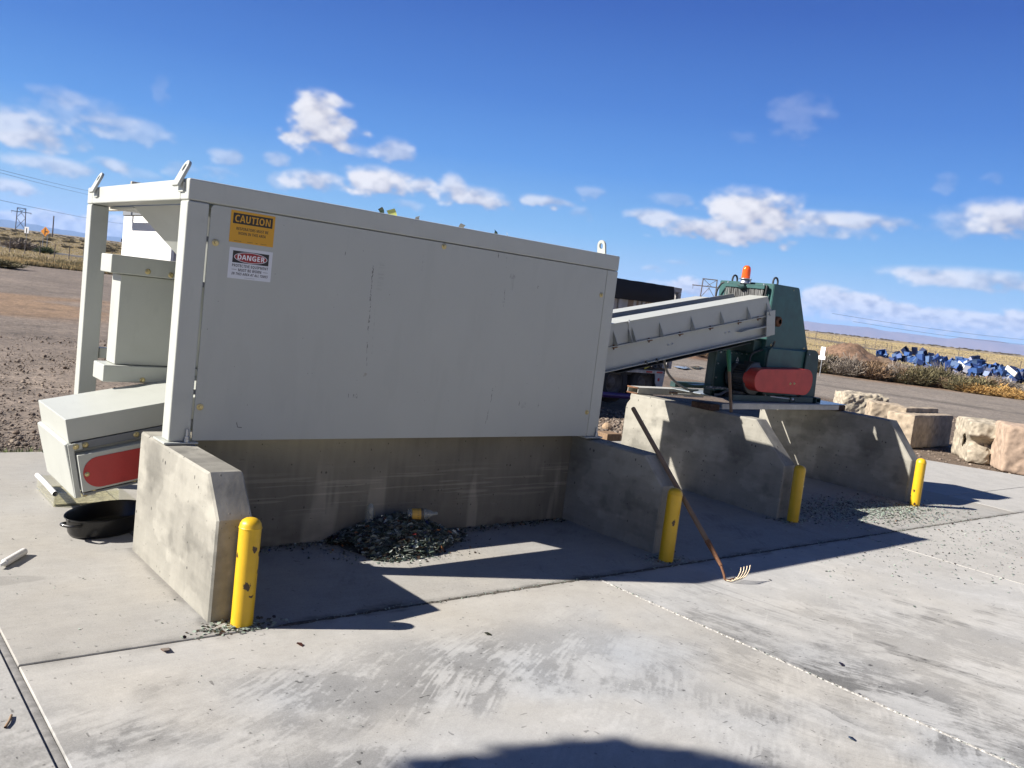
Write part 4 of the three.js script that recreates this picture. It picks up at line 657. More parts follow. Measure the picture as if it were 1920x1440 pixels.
{
  const t = thing('clear_tray', 'clear plastic tray with a white rolled edge under the conveyor tail', 'tray', V(0, 0, 2.6));
  const mG = new THREE.MeshPhysicalMaterial({ color: rgb(0.97, 0.97, 0.92), transmission: 0.96, thickness: 0, roughness: 0.06, ior: 1.49 });
  part(t, 'wall_pane', box(-0.205, 0.21, 0.006, 0.098, 2.33, 2.336, 0.001), mG); part(t, 'wall_pane', box(-0.205, 0.21, 0.006, 0.098, 2.86, 2.866, 0.001), mG);
  part(t, 'wall_pane', box(-0.211, -0.205, 0.006, 0.098, 2.33, 2.866, 0.001), mG); part(t, 'wall_pane', box(0.21, 0.216, 0.006, 0.098, 2.33, 2.866, 0.001), mG);
  part(t, 'bottom_pane', box(-0.211, 0.216, 0.001, 0.0055, 2.33, 2.866, 0.001), mG);
  part(t, 'sludge', box(-0.203, 0.208, 0.006, 0.016, 2.338, 2.858, 0.003), speck([0.26, 0.24, 0.16], 0.9, { rough: 0.5, rep: [5, 5] }));
  part(t, 'rolled_edge', tube([V(-0.208, 0.096, 2.31), V(-0.208, 0.1, 2.5), V(-0.207, 0.1, 2.7), V(-0.208, 0.098, 2.87)], 0.018, 24, 12), mWhite);
}
{
  const t = thing('white_tube', 'short white plastic tube lying on the sunlit slab', 'tube', V(-0.63, 0.022, 1.25));
  const a = V(-0.7, 0.021, 1.16), b = V(-0.566, 0.021, 1.342), d = b.clone().sub(a).normalize();
  part(t, 'barrel', lathe([[0.0001, 0], [0.014, 0], [0.021, 0.004], [0.021, 0.17], [0.02, 0.172], [0.021, 0.174], [0.021, 0.215], [0.016, 0.224], [0.0001, 0.225]], a, 20, d), tint(rgb(0.6, 0.58, 0.54), { roughness: 0.5 }));
  part(t, 'nozzle', [rod(a.clone().addScaledVector(d, -0.05), a, 0.008, 0.012, 12)], mWhite);
}

// ---------------------------------------------------------------- broken glass
const shardGeo = (() => { const g = new THREE.BufferGeometry(); const P = [[-1, -0.7], [0.9, -0.9], [1.1, 0.2], [0.2, 1], [-0.9, 0.5]].map(([a, b], i) => [a, 0.12 * (i % 2), b]); const T = [[0, 2, 1], [0, 3, 2], [0, 4, 3]], A = []; for (const [a, b, c] of T) { A.push(...P[a], ...P[b], ...P[c]); const lo = (p) => [p[0], p[1] - 0.14, p[2]]; A.push(...lo(P[a]), ...lo(P[c]), ...lo(P[b])); } for (let i = 0; i < 5; i++) { const p = P[i], n = P[(i + 1) % 5], lo = (v) => [v[0], v[1] - 0.14, v[2]]; A.push(...p, ...lo(p), ...n, ...n, ...lo(p), ...lo(n)); } g.setAttribute('position', new THREE.Float32BufferAttribute(A, 3)); g.computeVertexNormals(); return planar(g); })();
const mShard = std({ roughness: 0.3 });
const glassCol = () => { const c = rnd(), q = new THREE.Color(), k = rr(0.6, 1.3); q.setRGB(...(c < 0.34 ? [0.03, 0.042, 0.03] : c < 0.52 ? [0.03, 0.019, 0.012] : c < 0.72 ? [0.07, 0.095, 0.075] : c < 0.9 ? [0.15, 0.17, 0.145] : c < 0.975 ? [0.33, 0.36, 0.32] : c < 0.985 ? [0.02, 0.03, 0.12] : [0.3, 0.12, 0.04]).map((v) => v * k)); return q; };
{
  const L = [];
  const heap = (u, w) => { const a = (u - 1.68) / 0.5, b = (w - 0.9) / 0.34, r = a * a + b * b; return r < 1 ? 0.2 * Math.pow(1 - Math.sqrt(r), 0.85) : 0; };
  for (let i = 0; i < 8000; i++) { const r = Math.pow(rnd(), 0.5), a = rnd() * 6.283, u = 1.68 + r * 0.56 * Math.cos(a) * (0.92 + 0.2 * Math.sin(a * 3 + 1)), w = Math.min(0.9 + r * 0.38 * Math.sin(a) * (0.95 + 0.16 * Math.sin(a * 2)), 1.05), h = heap(u, w), s = (0.004 + 0.024 * rnd() ** 2.2) * (h > 0 ? 1 : 0.5); L.push([M4(V(u, h + rr(0.0, 0.012), w), eul(rr(-0.9, 0.9), rr(0, 6), rr(-0.9, 0.9)), new THREE.Vector3(s, s, s)), glassCol()]); }
  for (let i = 0; i < 2200; i++) { const a = rnd() * 6.283, r = 0.5 + 0.75 * rnd() * rnd(), u = 1.66 + r * 0.62 * Math.cos(a), w = Math.min(0.88 + r * 0.42 * Math.sin(a), 1.058), s = 0.002 + 0.008 * rnd() ** 3; L.push([M4(V(u, heap(u, w) + rr(0.001, 0.008), w), eul(rr(-0.9, 0.9), rr(0, 6), rr(-0.9, 0.9)), new THREE.Vector3(s, s, s)), glassCol()]); }
  for (let i = 0; i < 900; i++) { const u = rr(0.25, 3.4), w = 1.05 - 0.12 * rnd() ** 3, s = rr(0.003, 0.011); L.push([M4(V(u, rr(0.001, 0.012), w), eul(rr(-0.9, 0.9), rr(0, 6), rr(-0.9, 0.9)), new THREE.Vector3(s, s, s)), glassCol()]); }
  const m = stuff('broken_glass', shardGeo, mShard, L, scene, 'dark heap of crushed bottle glass against the shaded back wall'); m.userData.category = 'broken glass';
  // the body of the heap under its loose top layer
  const P = [], I = []; for (let j = 0; j <= 20; j++) for (let i = 0; i <= 40; i++) { const u = 1.1 + 1.16 * i / 40, w = 0.52 + 0.54 * j / 20; P.push(u, heap(u, w) * 0.94 - 0.03, -w); } for (let j = 0; j < 20; j++) for (let i = 0; i < 40; i++) { const k = j * 41 + i; I.push(k, k + 1, k + 41, k + 1, k + 42, k + 41); }
  const hg = new THREE.BufferGeometry(); hg.setAttribute('position', new THREE.Float32BufferAttribute(P, 3)); hg.setIndex(I); hg.computeVertexNormals();
  const b = shadowed(new THREE.Mesh(planar(hg), std({ color: rgb(0.06, 0.065, 0.06), roughness: 0.8, side: THREE.DoubleSide }))); b.name = 'glass_bed'; b.userData.kind = 'stuff'; m.add(b);
}
{
  const L = [], put = (u, w, s, y = 0.002) => L.push([M4(V(u, y + rr(0, 0.004), w), eul(rr(-0.5, 0.5), rr(0, 6), rr(-0.5, 0.5)), new THREE.Vector3(s, s, s)), rnd() < 0.45 ? new THREE.Color().setRGB(0.3, 0.36, 0.3) : glassCol()]);
  const gauss = () => (rnd() + rnd() + rnd() - 1.5) * 1.1;
  for (let i = 0; i < 4200; i++) { const u = 7.15 + gauss() * 1.3, w = 0.42 + gauss() * 0.5 - 0.12 * (u - 7); if (u > 5.92 && u < 9.4 && (w > -0.2 || rnd() < 0.4) && !(u > 8.33 && u < 8.57 && w > 0.45)) put(u, w, rr(0.003, 0.013)); }
  for (let i = 0; i < 900; i++) { const u = 6.9 + gauss() * 2.3, w = -0.75 + gauss() * 0.9; if (w < J1(u)) put(u, w, rr(0.003, 0.01)); }
  for (let i = 0; i < 260; i++) { put(rr(5.65, 5.95) + gauss() * 0.1, 0.38 + gauss() * 0.14, rr(0.004, 0.011)); put(3.42 + gauss() * 0.17, -0.08 + gauss() * 0.1, rr(0.003, 0.01)); put(0.12 + gauss() * 0.2, -0.09 + gauss() * 0.07, rr(0.003, 0.011)); }
  for (let i = 0; i < 120; i++) put(1.55 + gauss() * 0.2, 0.56 + gauss() * 0.05, rr(0.004, 0.01));
  for (let i = 0; i < 90; i++) put(2.552 + rr(-0.012, 0.012), rr(-3, -0.3), rr(0.002, 0.006));
  for (let i = 0; i < 620; i++) { const u = rr(0.3, 9), w = J1(u) + gauss() * 0.025; put(u, w, rr(0.002, 0.006)); }
  for (let i = 0; i < 700; i++) put(rr(-0.85, 7), rr(-3, 0.9), 0.0008 + 0.003 * rnd() ** 3);
  for (let i = 0; i < 150; i++) put(rr(-1.2, 0), rr(-0.1, 3.5), 0.0015 + 0.004 * rnd() ** 3);
  const m = stuff('glass_litter', shardGeo, mShard, L, scene, 'crushed glass crumbs strewn over the slab and round the bollards'); m.userData.category = 'broken glass';
}
const bigShard = (u, w, s, c, label, y = 0.004) => { const g = shardGeo.clone(); g.scale(s, s, s * 0.7); g.rotateZ(0.18); g.rotateY(u * 7); g.translate(u, y + s * 0.12, -w); solo('glass_shard', g, new THREE.MeshPhysicalMaterial({ color: rgb(...c), roughness: 0.1, clearcoat: 1 }), label, 'glass shard'); };
bigShard(-0.285, -0.234, 0.03, [0.07, 0.02, 0.008], 'brown glass shard lying in front of the joint, left of the chipped bollard');
bigShard(0.293, -0.423, 0.018, [0.06, 0.016, 0.008], 'small reddish brown shard in front of the bollard shadow');
bigShard(1.246, -0.69, 0.019, [0.03, 0.032, 0.01], 'small dark green shard alone in the middle of the sunlit slab');
bigShard(2.842, -1.831, 0.017, [0.02, 0.014, 0.014], 'dark shard right of the long pale joint on the worn slab');
bigShard(2.055, -2.323, 0.017, [0.015, 0.015, 0.015], 'black shard beside the curved pale scrape');
bigShard(1.84, 0.6, 0.012, [0.22, 0.1, 0.05], 'dull orange shard in the sun strip in front of the glass heap');
bigShard(2.02, 0.78, 0.028, [0.3, 0.32, 0.4], 'pale bluish shard at the right foot of the glass heap', 0.03);
bigShard(1.66, 0.68, 0.013, [0.35, 0.02, 0.02], 'bright red scrap on the front of the glass heap', 0.12);
solo('twig', tube([V(-1.0, 0.006, -0.67), V(-0.98, 0.008, -0.63), V(-0.965, 0.006, -0.585)], 0.005, 12, 6), mWood, 'short dark twig on the slab beyond the double joint', 'twig');
{
  const t = thing('spirits_bottle', 'clear bottle with a yellow label lying on top of the glass heap', 'bottle', V(1.78, 0.2, 0.84));
  const a = V(1.72, 0.205, 0.88), d = V(0.85, 0.08, -0.45).normalize(), mB = new THREE.MeshPhysicalMaterial({ color: rgb(0.75, 0.78, 0.75), roughness: 0.08, transmission: 0.85, thickness: 0 });
  part(t, 'bottle_body', lathe([[0.0001, 0], [0.034, 0], [0.038, 0.008], [0.038, 0.135], [0.03, 0.16], [0.014, 0.185], [0.014, 0.215], [0.0001, 0.216]], a, 22, d), mB);
  part(t, 'paper_label', lathe([[0.0388, 0.035], [0.0388, 0.115]], a, 22, d), std({ map: tex(64, 64, (u, v) => (v > 0.78 ? [0.09, 0.08, 0.06] : v > 0.45 && v < 0.6 && Math.sin(u * 90) > 0 ? [0.35, 0.2, 0.06] : [0.55, 0.33, 0.06])), roughness: 0.6, side: THREE.DoubleSide }));
  const t2 = thing('clear_bottle', 'upright clear glass bottle stub at the back of the glass heap', 'bottle', V(1.48, 0.12, 0.98));
  part(t2, 'bottle_body', lathe([[0.0001, 0], [0.028, 0], [0.03, 0.01], [0.03, 0.09], [0.022, 0.12], [0.013, 0.14]], V(1.48, 0.13, 0.98), 18), mB);
}

// ---------------------------------------------------------------- waste-concrete blocks by the road
const mBlock = speck([0.3, 0.245, 0.18], 0.5, { rough: 0.95, rep: [0.9, 0.9] }, 512, 14), mBlockPale = speck([0.31, 0.272, 0.21], 0.6, { rough: 0.95, rep: [0.9, 0.9] }, 512, 14), mBlockPink = speck([0.335, 0.25, 0.186], 0.4, { rough: 0.95, rep: [0.9, 0.9] }, 512, 14);
function roughBlock(L, H, D, rough, cut, seedK, res = 0.035) {
  const g = new THREE.BoxGeometry(L, H, D, Math.round(L / res), Math.round(H / res), Math.round(D / res)), p = g.attributes.position, v = new THREE.Vector3();
  for (let i = 0; i < p.count; i++) {
    v.fromBufferAttribute(p, i);
    const r = 0.045, ix = clamp(v.x, -L / 2 + r, L / 2 - r), iy = clamp(v.y, -H / 2 + r, H / 2 - r), iz = clamp(v.z, -D / 2 + r, D / 2 - r), d = new THREE.Vector3(v.x - ix, v.y - iy, v.z - iz), l = d.length();
    const k = seedK * 7.3, n = fbm(v.x * 3 + v.z * 2 + k, v.y * 3 - v.z * 1.5 + k, 4), n2 = fbm(v.x * 11 - v.z * 9 + k, v.y * 12 + v.z * 7, 4);
    if (l > 1e-6) d.multiplyScalar((r + (rough[0] * n + rough[1] * n2)) / l);
    v.set(ix + d.x, iy + d.y, iz + d.z); if (cut) cut(v, n, n2); p.setXYZ(i, v.x, v.y, v.z);
  }
  g.computeVertexNormals(); return g;
}
function block(label, u, w, y, turn, geos, m) { const g = join(geos.map((q) => planar(q))); const o = solo('concrete_block', g, m, label, 'block', 'rough concrete blocks along the road edge'); o.position.set(u, y, -w); o.rotation.y = turn; return o; }
block('long smooth tan concrete block with a raised key on top and a shaded face', 15.93, 3.84, 0.205, 0.03, [roughBlock(1.86, 0.66, 0.56, [0.012, 0.014], null, 1), roughBlock(1.55, 0.16, 0.2, [0.015, 0.012], null, 2).translate(0.08, 0.345, -0.1)], mBlock);
block('pale broken concrete block with a wedge notch in its sunlit end', 15.57, 2.52, 0.24, -0.98, [roughBlock(0.66, 0.74, 1.3, [0.025, 0.035], (v, n, n2) => { if (v.z > 0.2) { const q = ss(0.17, 0.0, Math.abs(v.y + 0.02)); v.z -= 0.2 * q; v.x -= Math.sign(v.x) * 0.07 * q; if (v.x > -0.05 && v.y < 0) { v.z -= 0.16 * ss(0, 0.25, v.x + 0.05) * (0.6 + 2 * Math.abs(n2)); } } }, 3, 0.022)], mBlockPale);
block('pale pinkish concrete block with an upright groove, cut off by the picture edge', 15.2, 1.42, 0.27, -0.98, [roughBlock(1.25, 0.83, 0.9, [0.01, 0.018], (v) => { if (v.z > 0.2) v.z -= 0.1 * ss(0.16, 0.07, Math.abs(v.x + 0.02)); }, 4, 0.025)], mBlockPink);
block('rugged pale concrete lump behind the green crusher deck, farthest of the blocks', 20.9, 7.75, 0.12, -0.75, [roughBlock(1.2, 0.62, 0.9, [0.06, 0.06], null, 5, 0.03)], mBlockPale);
block('small tan chunk of concrete between the rugged lump and the long block', 18.55, 5.9, 0.14, -0.9, [roughBlock(0.75, 0.6, 0.6, [0.03, 0.03], null, 6, 0.03)], mBlock);
solo('timber_block', box(7.55, 7.85, lie(7.7, 4.6), lie(7.7, 4.6) + 0.16, 4.5, 4.75, 0.008), mWood, 'square timber block on the gravel behind the right hopper leg', 'timber block');

// ---------------------------------------------------------------- dump trailer parked behind
{
  const y0 = -0.13, t = thing('dump_trailer', 'dirty white dump trailer with a black side tarp parked behind the hopper', 'trailer', V(8, y0, 9.8));
  const mSide = std({ map: tex(1024, 256, (u, v, x, y) => { let n = 1 + 0.25 * fbm(u * 20, v * 4, 5, 20); const r = ss(0.1, 0.35, fbm(u * 60, v * 3, 4, 60)); return [0.42 * n * (1 - 0.45 * r), 0.4 * n * (1 - 0.6 * r), 0.37 * n * (1 - 0.72 * r)]; }, [0.25, 0.4]), roughness: 0.7 });
  const W0 = 8.6, W1 = 11.0, U0 = 2.55, U1 = 13.42;
  const body = part(t, 'side_wall', box(U0, U1, 0.85, 2.5, W0, W0 + 0.05, 0.01), mSide); part(t, 'side_wall', box(U0, U1, 0.85, 2.5, W1 - 0.05, W1, 0.01), mSide);
  part(t, 'front_wall', box(U0 - 0.05, U0, 0.8, 2.42, W0, W1, 0.01), mWhite); part(t, 'floor', box(U0, U1, 0.78, 0.85, W0, W1, 0.01), mSide);
  part(t, 'front_cap', box(U0 - 0.07, U0 + 0.1, 2.42, 2.52, W0, W1, 0.01), mGrey);
  for (let i = 0; i < 15; i++) part(body, 'side_post', box(U0 + 0.3 + i * 0.74, U0 + 0.4 + i * 0.74, 0.86, 2.44, W0 - 0.06, W0 - 0.002, 0.01), mSide);
  const rear = part(t, 'rear_frame', [box(U1, U1 + 0.32, 2.42, 2.53, W0 - 0.03, W0 + 0.1, 0.01), box(U1 + 0.22, U1 + 0.32, 0.7, 2.418, W0 - 0.03, W0 + 0.1, 0.01), box(U1 + 0.002, U1 + 0.1, 0.7, 2.418, W0 - 0.03, W0 + 0.1, 0.01), box(U1 + 0.1, U1 + 0.22, 2.15, 2.24, W0 - 0.03, W0 + 0.08, 0.01)], speck([0.3, 0.29, 0.28], 0.4, { rough: 0.6 }));
  part(rear, 'tail_door', box(U1 + 0.1, U1 + 0.2, 0.8, 2.4, W0 + 0.12, W1, 0.01), mSide); part(rear, 'hinge_box', [box(U1 - 0.02, U1 + 0.12, 2.1, 2.22, W0 - 0.1, W0 - 0.035, 0.005)], mWhite);
  // side tarp hanging in a slight belly
  const P = [], I = []; for (let i = 0; i <= 90; i++) for (let j = 0; j <= 8; j++) { const u = mix(U0 + 0.05, U1 - 0.02, i / 90), v = j / 8; P.push(u, 2.53 - v * (0.42 + 0.03 * fbm(i * 0.2, 3, 3)) + 0.01 * fbm(i * 0.5, 8, 2), -(W0 - 0.075 - 0.05 * Math.sin(v * 2.6) + 0.03 * fbm(i * 0.35, v * 2, 3))); }
  for (let i = 0; i < 90; i++) for (let j = 0; j < 8; j++) { const k = i * 9 + j; I.push(k, k + 9, k + 1, k + 1, k + 9, k + 10); }
  const tg = new THREE.BufferGeometry(); tg.setAttribute('position', new THREE.Float32BufferAttribute(P, 3)); tg.setIndex(I); tg.computeVertexNormals(); part(t, 'side_tarp', planar(tg), std({ color: rgb(0.012, 0.012, 0.014), roughness: 0.8, side: THREE.DoubleSide }));
  part(t, 'chassis_rail', [box(3.2, 13.7, 0.5, 0.7, W0 + 0.1, W0 + 0.22, 0.01), box(3.2, 13.7, 0.5, 0.7, W1 - 0.22, W1 - 0.1, 0.01)], mDark);
  part(t, 'under_shade', box(4.4, 13.3, 0.72, 0.775, W0 + 0.1, W1 - 0.1, 0.01), mDark);  // dark sheet standing in for the shade beneath the trailer floor
  const rail = part(t, 'bumper_rail', box(10.6, 13.5, 0.57, 0.64, W0 - 0.03, W0 + 0.06, 0.008), speck([0.42, 0.4, 0.37], 0.5, { rough: 0.6 }));
  for (const u of [11.35, 12.9, 13.25]) part(rail, 'reflector', box(u, u + 0.2, 0.585, 0.625, W0 - 0.036, W0 - 0.031, 0.001), mRed);
  const flap = part(t, 'mud_bracket', prism([[13.22, 0.57], [13.55, 0.57], [13.52, 0.2], [13.38, 0.2], [13.26, 0.36]], 'w', W0 - 0.02, W0, 0.004), speck([0.36, 0.36, 0.36], 0.3)); part(flap, 'lamp', lathe([[0.0001, 0.01], [0.035, 0.006], [0.04, 0]], V(13.36, 0.44, W0 - 0.021), 16, new THREE.Vector3(0, 0, 1)), mRed);
  part(t, 'yellow_bracket', prism([[12.72, 0.66], [12.86, 0.72], [12.98, 0.86], [12.9, 0.88], [12.8, 0.78], [12.7, 0.84]], 'w', W0 - 0.14, W0 - 0.11, 0.006), tint(rgb(0.5, 0.42, 0.03)));
  part(t, 'air_tank', rod(V(12.5, 0.74, W0 - 0.1), V(12.52, 0.74, W0 + 0.2), 0.09, 0.09, 16), mGrey); part(t, 'hoses', [tube([V(12.9, 0.85, W0 - 0.1), V(13.05, 0.7, W0 - 0.14), V(13.15, 0.82, W0 - 0.1), V(13.3, 0.72, W0 - 0.08)], 0.015, 24), box(13.1, 13.3, 0.7, 0.84, W0 - 0.08, W0, 0.01)], mDark);
  const mTyre = speck([0.03, 0.028, 0.027], 0.5, { rough: 0.95 }), mRim = speck([0.1, 0.09, 0.08], 0.6, { rough: 0.7 });
  for (const u of [12.0, 12.98]) for (const w of [W0 + 0.05, W1 - 0.35]) {
    const ax = new THREE.Vector3(0, 0, 1), y = y0 + 0.45, wh = part(t, 'wheel', lathe([[0.26, -0.13], [0.4, -0.14], [0.44, -0.1], [0.45, 0], [0.44, 0.1], [0.4, 0.14], [0.26, 0.13]], V(u, y, w + 0.12), 34, ax), mTyre);
    part(wh, 'rim', lathe([[0.0001, 0.06], [0.1, 0.06], [0.11, 0.0], [0.2, -0.02], [0.25, 0.1], [0.27, 0.13], [0.27, -0.1]], V(u, y, w + 0.12), 30, ax), mRim);
  }
  part(t, 'side_pipe', rod(V(10.4, 0.12, W0 - 0.15), V(12.6, 0.05, W0 - 0.15), 0.06, 0.06, 14), tint(rgb(0.06, 0.025, 0.12), { roughness: 0.4 }));
  part(t, 'landing_leg', [box(4.6, 4.75, y0, 0.7, W0 + 0.15, W0 + 0.3, 0.01), box(4.5, 4.85, y0, y0 + 0.03, W0 + 0.1, W0 + 0.35, 0.006)], mGrey);
  const lad = part(t, 'front_rack', [box(U0 - 0.42, U0 - 0.07, 2.44, 2.52, 9.4, 9.46, 0.01), box(U0 - 0.42, U0 - 0.07, 2.78, 2.86, 9.4, 9.46, 0.01), box(U0 - 0.42, U0 - 0.34, 2.5, 2.8, 9.4, 9.46, 0.01), box(U0 - 0.36, U0 - 0.3, 2.5, 2.8, 10.6, 10.66, 0.01), box(U0 - 0.42, U0 - 0.34, 2.44, 2.52, 9.46, 10.66, 0.01)], speck([0.45, 0.42, 0.34], 0.4));
}

// ---------------------------------------------------------------- roadside signs, poles, pylons, fence, wires
const mGal = tint(rgb(0.3, 0.31, 0.32), { metalness: 0.5, roughness: 0.5 }), mPylon = tint(rgb(0.1, 0.085, 0.08), { roughness: 0.8 });
const face = (w, h, draw) => { const c = document.createElement('canvas'); c.width = w; c.height = h; draw(c.getContext('2d'), w, h); const q = new THREE.CanvasTexture(c); q.colorSpace = THREE.SRGBColorSpace; return std({ map: q, roughness: 0.6 }); };
function facing(t, u, w, off) { t.rotation.y = Math.atan2(-(u - CU), w - CW) + off * DEG; }
{
  const u = 20.3, w = 104.8, y = lie(u, w), t = thing('warning_sign', 'yellow diamond side-road sign on two posts beside the far left road', 'sign', V(u, y, w)); bases.set(t, V(0, 0, 0)); facing(t, u, w, -32);
  const pl = part(t, 'sign_plate', (() => { const g = box(-0.38, 0.38, -0.38, 0.38, 0, 0.012, 0.03), p = g.attributes.position, uv = g.attributes.uv; for (let i = 0; i < p.count; i++) uv.setXY(i, p.getX(i) / 0.76 + 0.5, p.getY(i) / 0.76 + 0.5); g.rotateZ(Math.PI / 4); g.translate(0, 2.42, 0); return g; })(), face(256, 256, (c) => { c.fillStyle = '#d9870c'; c.fillRect(0, 0, 256, 256); c.translate(128, 128); c.rotate(Math.PI / 4); c.fillStyle = '#17130d'; c.fillRect(-34, -118, 44, 236); c.fillRect(-10, -14, 112, 42); }));
  part(t, 'sign_post', rod(V(-0.25, 0, 0.05), V(-0.25, 2.3, 0.05), 0.035), mGal); part(t, 'sign_post', rod(V(0.25, 0, 0.05), V(0.25, 2.3, 0.05), 0.035), mGal);
}
{
  const u = 19.5, w = 110.5, y = lie(u, w), t = thing('route_sign', 'small white upright sign on a post left of the yellow diamond', 'sign', V(u, y, w)); bases.set(t, V(0, 0, 0)); facing(t, u, w, -32);
  part(t, 'sign_plate', (() => { const g = box(-0.26, 0.26, 1.95, 2.68, 0, 0.012, 0.02), p = g.attributes.position, uv = g.attributes.uv; for (let i = 0; i < p.count; i++) uv.setXY(i, p.getX(i) / 0.52 + 0.5, (p.getY(i) - 1.95) / 0.73); return g; })(), face(64, 96, (c) => { c.fillStyle = '#e8e8e6'; c.fillRect(0, 0, 64, 96); c.fillStyle = '#1c1c1c'; c.fillRect(24, 20, 15, 70); }));
  part(t, 'sign_post', rod(V(0, 0, 0.04), V(0, 1.97, 0.04), 0.03), mGal);
}
{
  const u = 38.4, w = 19.3, y = lie(u, w), t = thing('notice_sign', 'white notice sign with red print on a post right of the crusher', 'sign', V(u, y, w)); bases.set(t, V(0, 0, 0)); facing(t, u, w, -32);
  const put = (a, b, c, d, m) => { const g = box(a, b, c, d, 0, 0.012, 0.02), p = g.attributes.position, uv = g.attributes.uv; for (let i = 0; i < p.count; i++) uv.setXY(i, (p.getX(i) - a) / (b - a), (p.getY(i) - c) / (d - c)); return part(t, 'sign_plate', g, m); };
  put(-0.13, 0.12, 1.02, 1.46, face(96, 160, (c) => { c.fillStyle = '#f0eeec'; c.fillRect(0, 0, 96, 160); for (const [y, a, b, w] of [[26, 16, 80, 7], [52, 18, 76, 8], [84, 36, 60, 10], [112, 18, 40, 14], [112, 52, 76, 10], [142, 22, 76, 6]]) { c.fillStyle = y === 112 && a === 18 ? '#5a4a8a' : '#c98a90'; for (let x = a; x < b; x += 9) c.fillRect(x, y - w / 2, 6, w); } }));
  put(-0.21, 0.18, 0.82, 1.0, face(128, 48, (c) => { c.fillStyle = '#f0eeec'; c.fillRect(0, 0, 128, 48); c.fillStyle = '#c98a90'; for (let x = 30; x < 104; x += 11) c.fillRect(x, 18, 7, 11); }));
  part(t, 'sign_post', rod(V(0, -0.1, 0.03), V(0, 1.3, 0.03), 0.022), mGal);
}
function pylon(label, u, w, H, half, r, turn) {
  const y = lie(u, w), t = thing('lattice_tower', label, 'pylon', V(u, y, w)); bases.set(t, V(0, 0, 0)); t.rotation.y = turn;
  for (const s of [-1, 1]) part(t, 'leg', [rod(V(s * half, -1, 0), V(s * half * 0.86, H, 0), r)], mPylon);
  part(t, 'brace', [rod(V(-half, 1, 0), V(half * 0.92, H * 0.56, 0), r * 0.6), rod(V(half, 1, 0), V(-half * 0.92, H * 0.56, 0), r * 0.6), rod(V(-half * 0.92, H * 0.56, 0), V(0, H * 0.8, 0), r * 0.5), rod(V(half * 0.92, H * 0.56, 0), V(0, H * 0.8, 0), r * 0.5), rod(V(-half * 0.86, H, 0), V(half * 0.4, H * 0.82, 0), r * 0.5), rod(V(half * 0.86, H, 0), V(-half * 0.4, H * 0.82, 0), r * 0.5)], mPylon);
  part(t, 'cross_arm', [rod(V(-half * 2.1, H * 0.83, 0), V(half * 2.1, H * 0.83, 0), r * 0.85), rod(V(-half * 0.95, H, 0), V(half * 0.95, H, 0), r * 0.85)], mPylon);
  part(t, 'insulator', [-2, 0, 2].map((k) => rod(V(half * k, H * 0.83, 0), V(half * k, H * 0.74, 0), r * 0.4)), mGrey);
}
pylon('thin two-legged power pylon on the left skyline beyond the road signs', 174.5, 980, 21.5, 4.2, 0.42, -0.15);
pylon('two-legged power pylon whose top shows above the conveyor', 354.4, 271, 21.5, 4.0, 0.3, -0.9);
solo('utility_pole', rod(V(88.1, 5, 426.7), V(88.2, 16, 426.7), 0.3, 0.24), mPylon, 'single dark utility pole on the left skyline beside the hopper post', 'pole');
{ const u = 241, w = 862, y = lie(u, w), t = thing('box_trailer', 'tiny dark blue box trailer far off on the skyline', 'trailer', V(u, y, w)); bases.set(t, V(0, 0, 0)); t.rotation.y = -0.27; part(t, 'trailer_body', box(-4, 4, 1, 4.2, 0, 2.6, 0.1), tint(rgb(0.015, 0.035, 0.12))); part(t, 'wheel', [rod(V(-2.5, 0.6, 0.1), V(-2.5, 0.6, 2.5), 0.55, 0.55, 12), rod(V(3, 0.6, 0.1), V(3, 0.6, 2.5), 0.55, 0.55, 12)], mDark); part(t, 'tail_end', box(-4.5, -4.05, 1.2, 3.4, 0.1, 2.5, 0.1), mWhite); }
{
  let first; const post = (u, w, label, group, h = 1.35) => { if (!first) { first = solo('fence_post', rod(V(0, -0.2, 0), V(0, 1.35, 0), 0.045, 0.04, 6), mPylon); first.name = 'fence_post'; } const o = first.userData.label ? copy(first) : first; o.position.set(u, lie(u, w), -w); o.scale.y = h / 1.35; tag(o, label, 'fence post', group); };
  for (let i = 0; i < 13; i++) { const a = 8.2 + i * 0.75, d = 101 - i * 0.6; post(CU + d * Math.sin(a * DEG), CW + d * Math.cos(a * DEG), 'thin wire-fence post in the line along the far left road', 'fence posts along the left road'); }
  for (let i = 0; i < 22; i++) { const k = i / 21; post(mix(176, 90, k) + rr(-1, 1), mix(104, 18, k) + rr(-1, 1), 'thin wire-fence post crossing the dry plain behind the blue bins', 'fence posts across the right plain', i % 6 === 2 ? 2.3 : 1.5); }
  const wire = (a, b, sag, r, label, group) => { const m = a.clone().add(b).multiplyScalar(0.5); m.y -= sag; solo('power_line', tube([a, a.clone().lerp(m, 0.5).setY(a.y * 0.5 + m.y * 0.5 - sag * 0.25), m, b.clone().lerp(m, 0.5).setY(b.y * 0.5 + m.y * 0.5 - sag * 0.25), b], r, 40, 5), tint(rgb(0.1, 0.1, 0.11)), label, 'wire', group); };
  wire(V(23.04, 15.09, 184.3), V(111.4, 25.3, 400.4), 0.5, 0.035, 'second thin power wire just below the uppermost in the left sky', null);
  wire(V(22.4, 15.2, 179.4), V(111.3, 27.1, 400.5), 0.5, 0.035, 'uppermost thin power wire crossing the left sky', null);
  wire(V(23.3, 9.93, 184.3), V(112, 15.9, 400.3), 0.5, 0.04, 'lowest power wire in the left sky, near the pylon top', null);
  wire(V(284, 11.4, 161.2), V(394, 11.6, 136.8), 0.6, 0.05, 'upper faint power wire over the mesas at right', null);
  wire(V(287.6, 9.4, 154.7), V(394.1, 9.6, 136.5), 0.6, 0.05, 'lower faint power wire over the mesas at right', null);
}

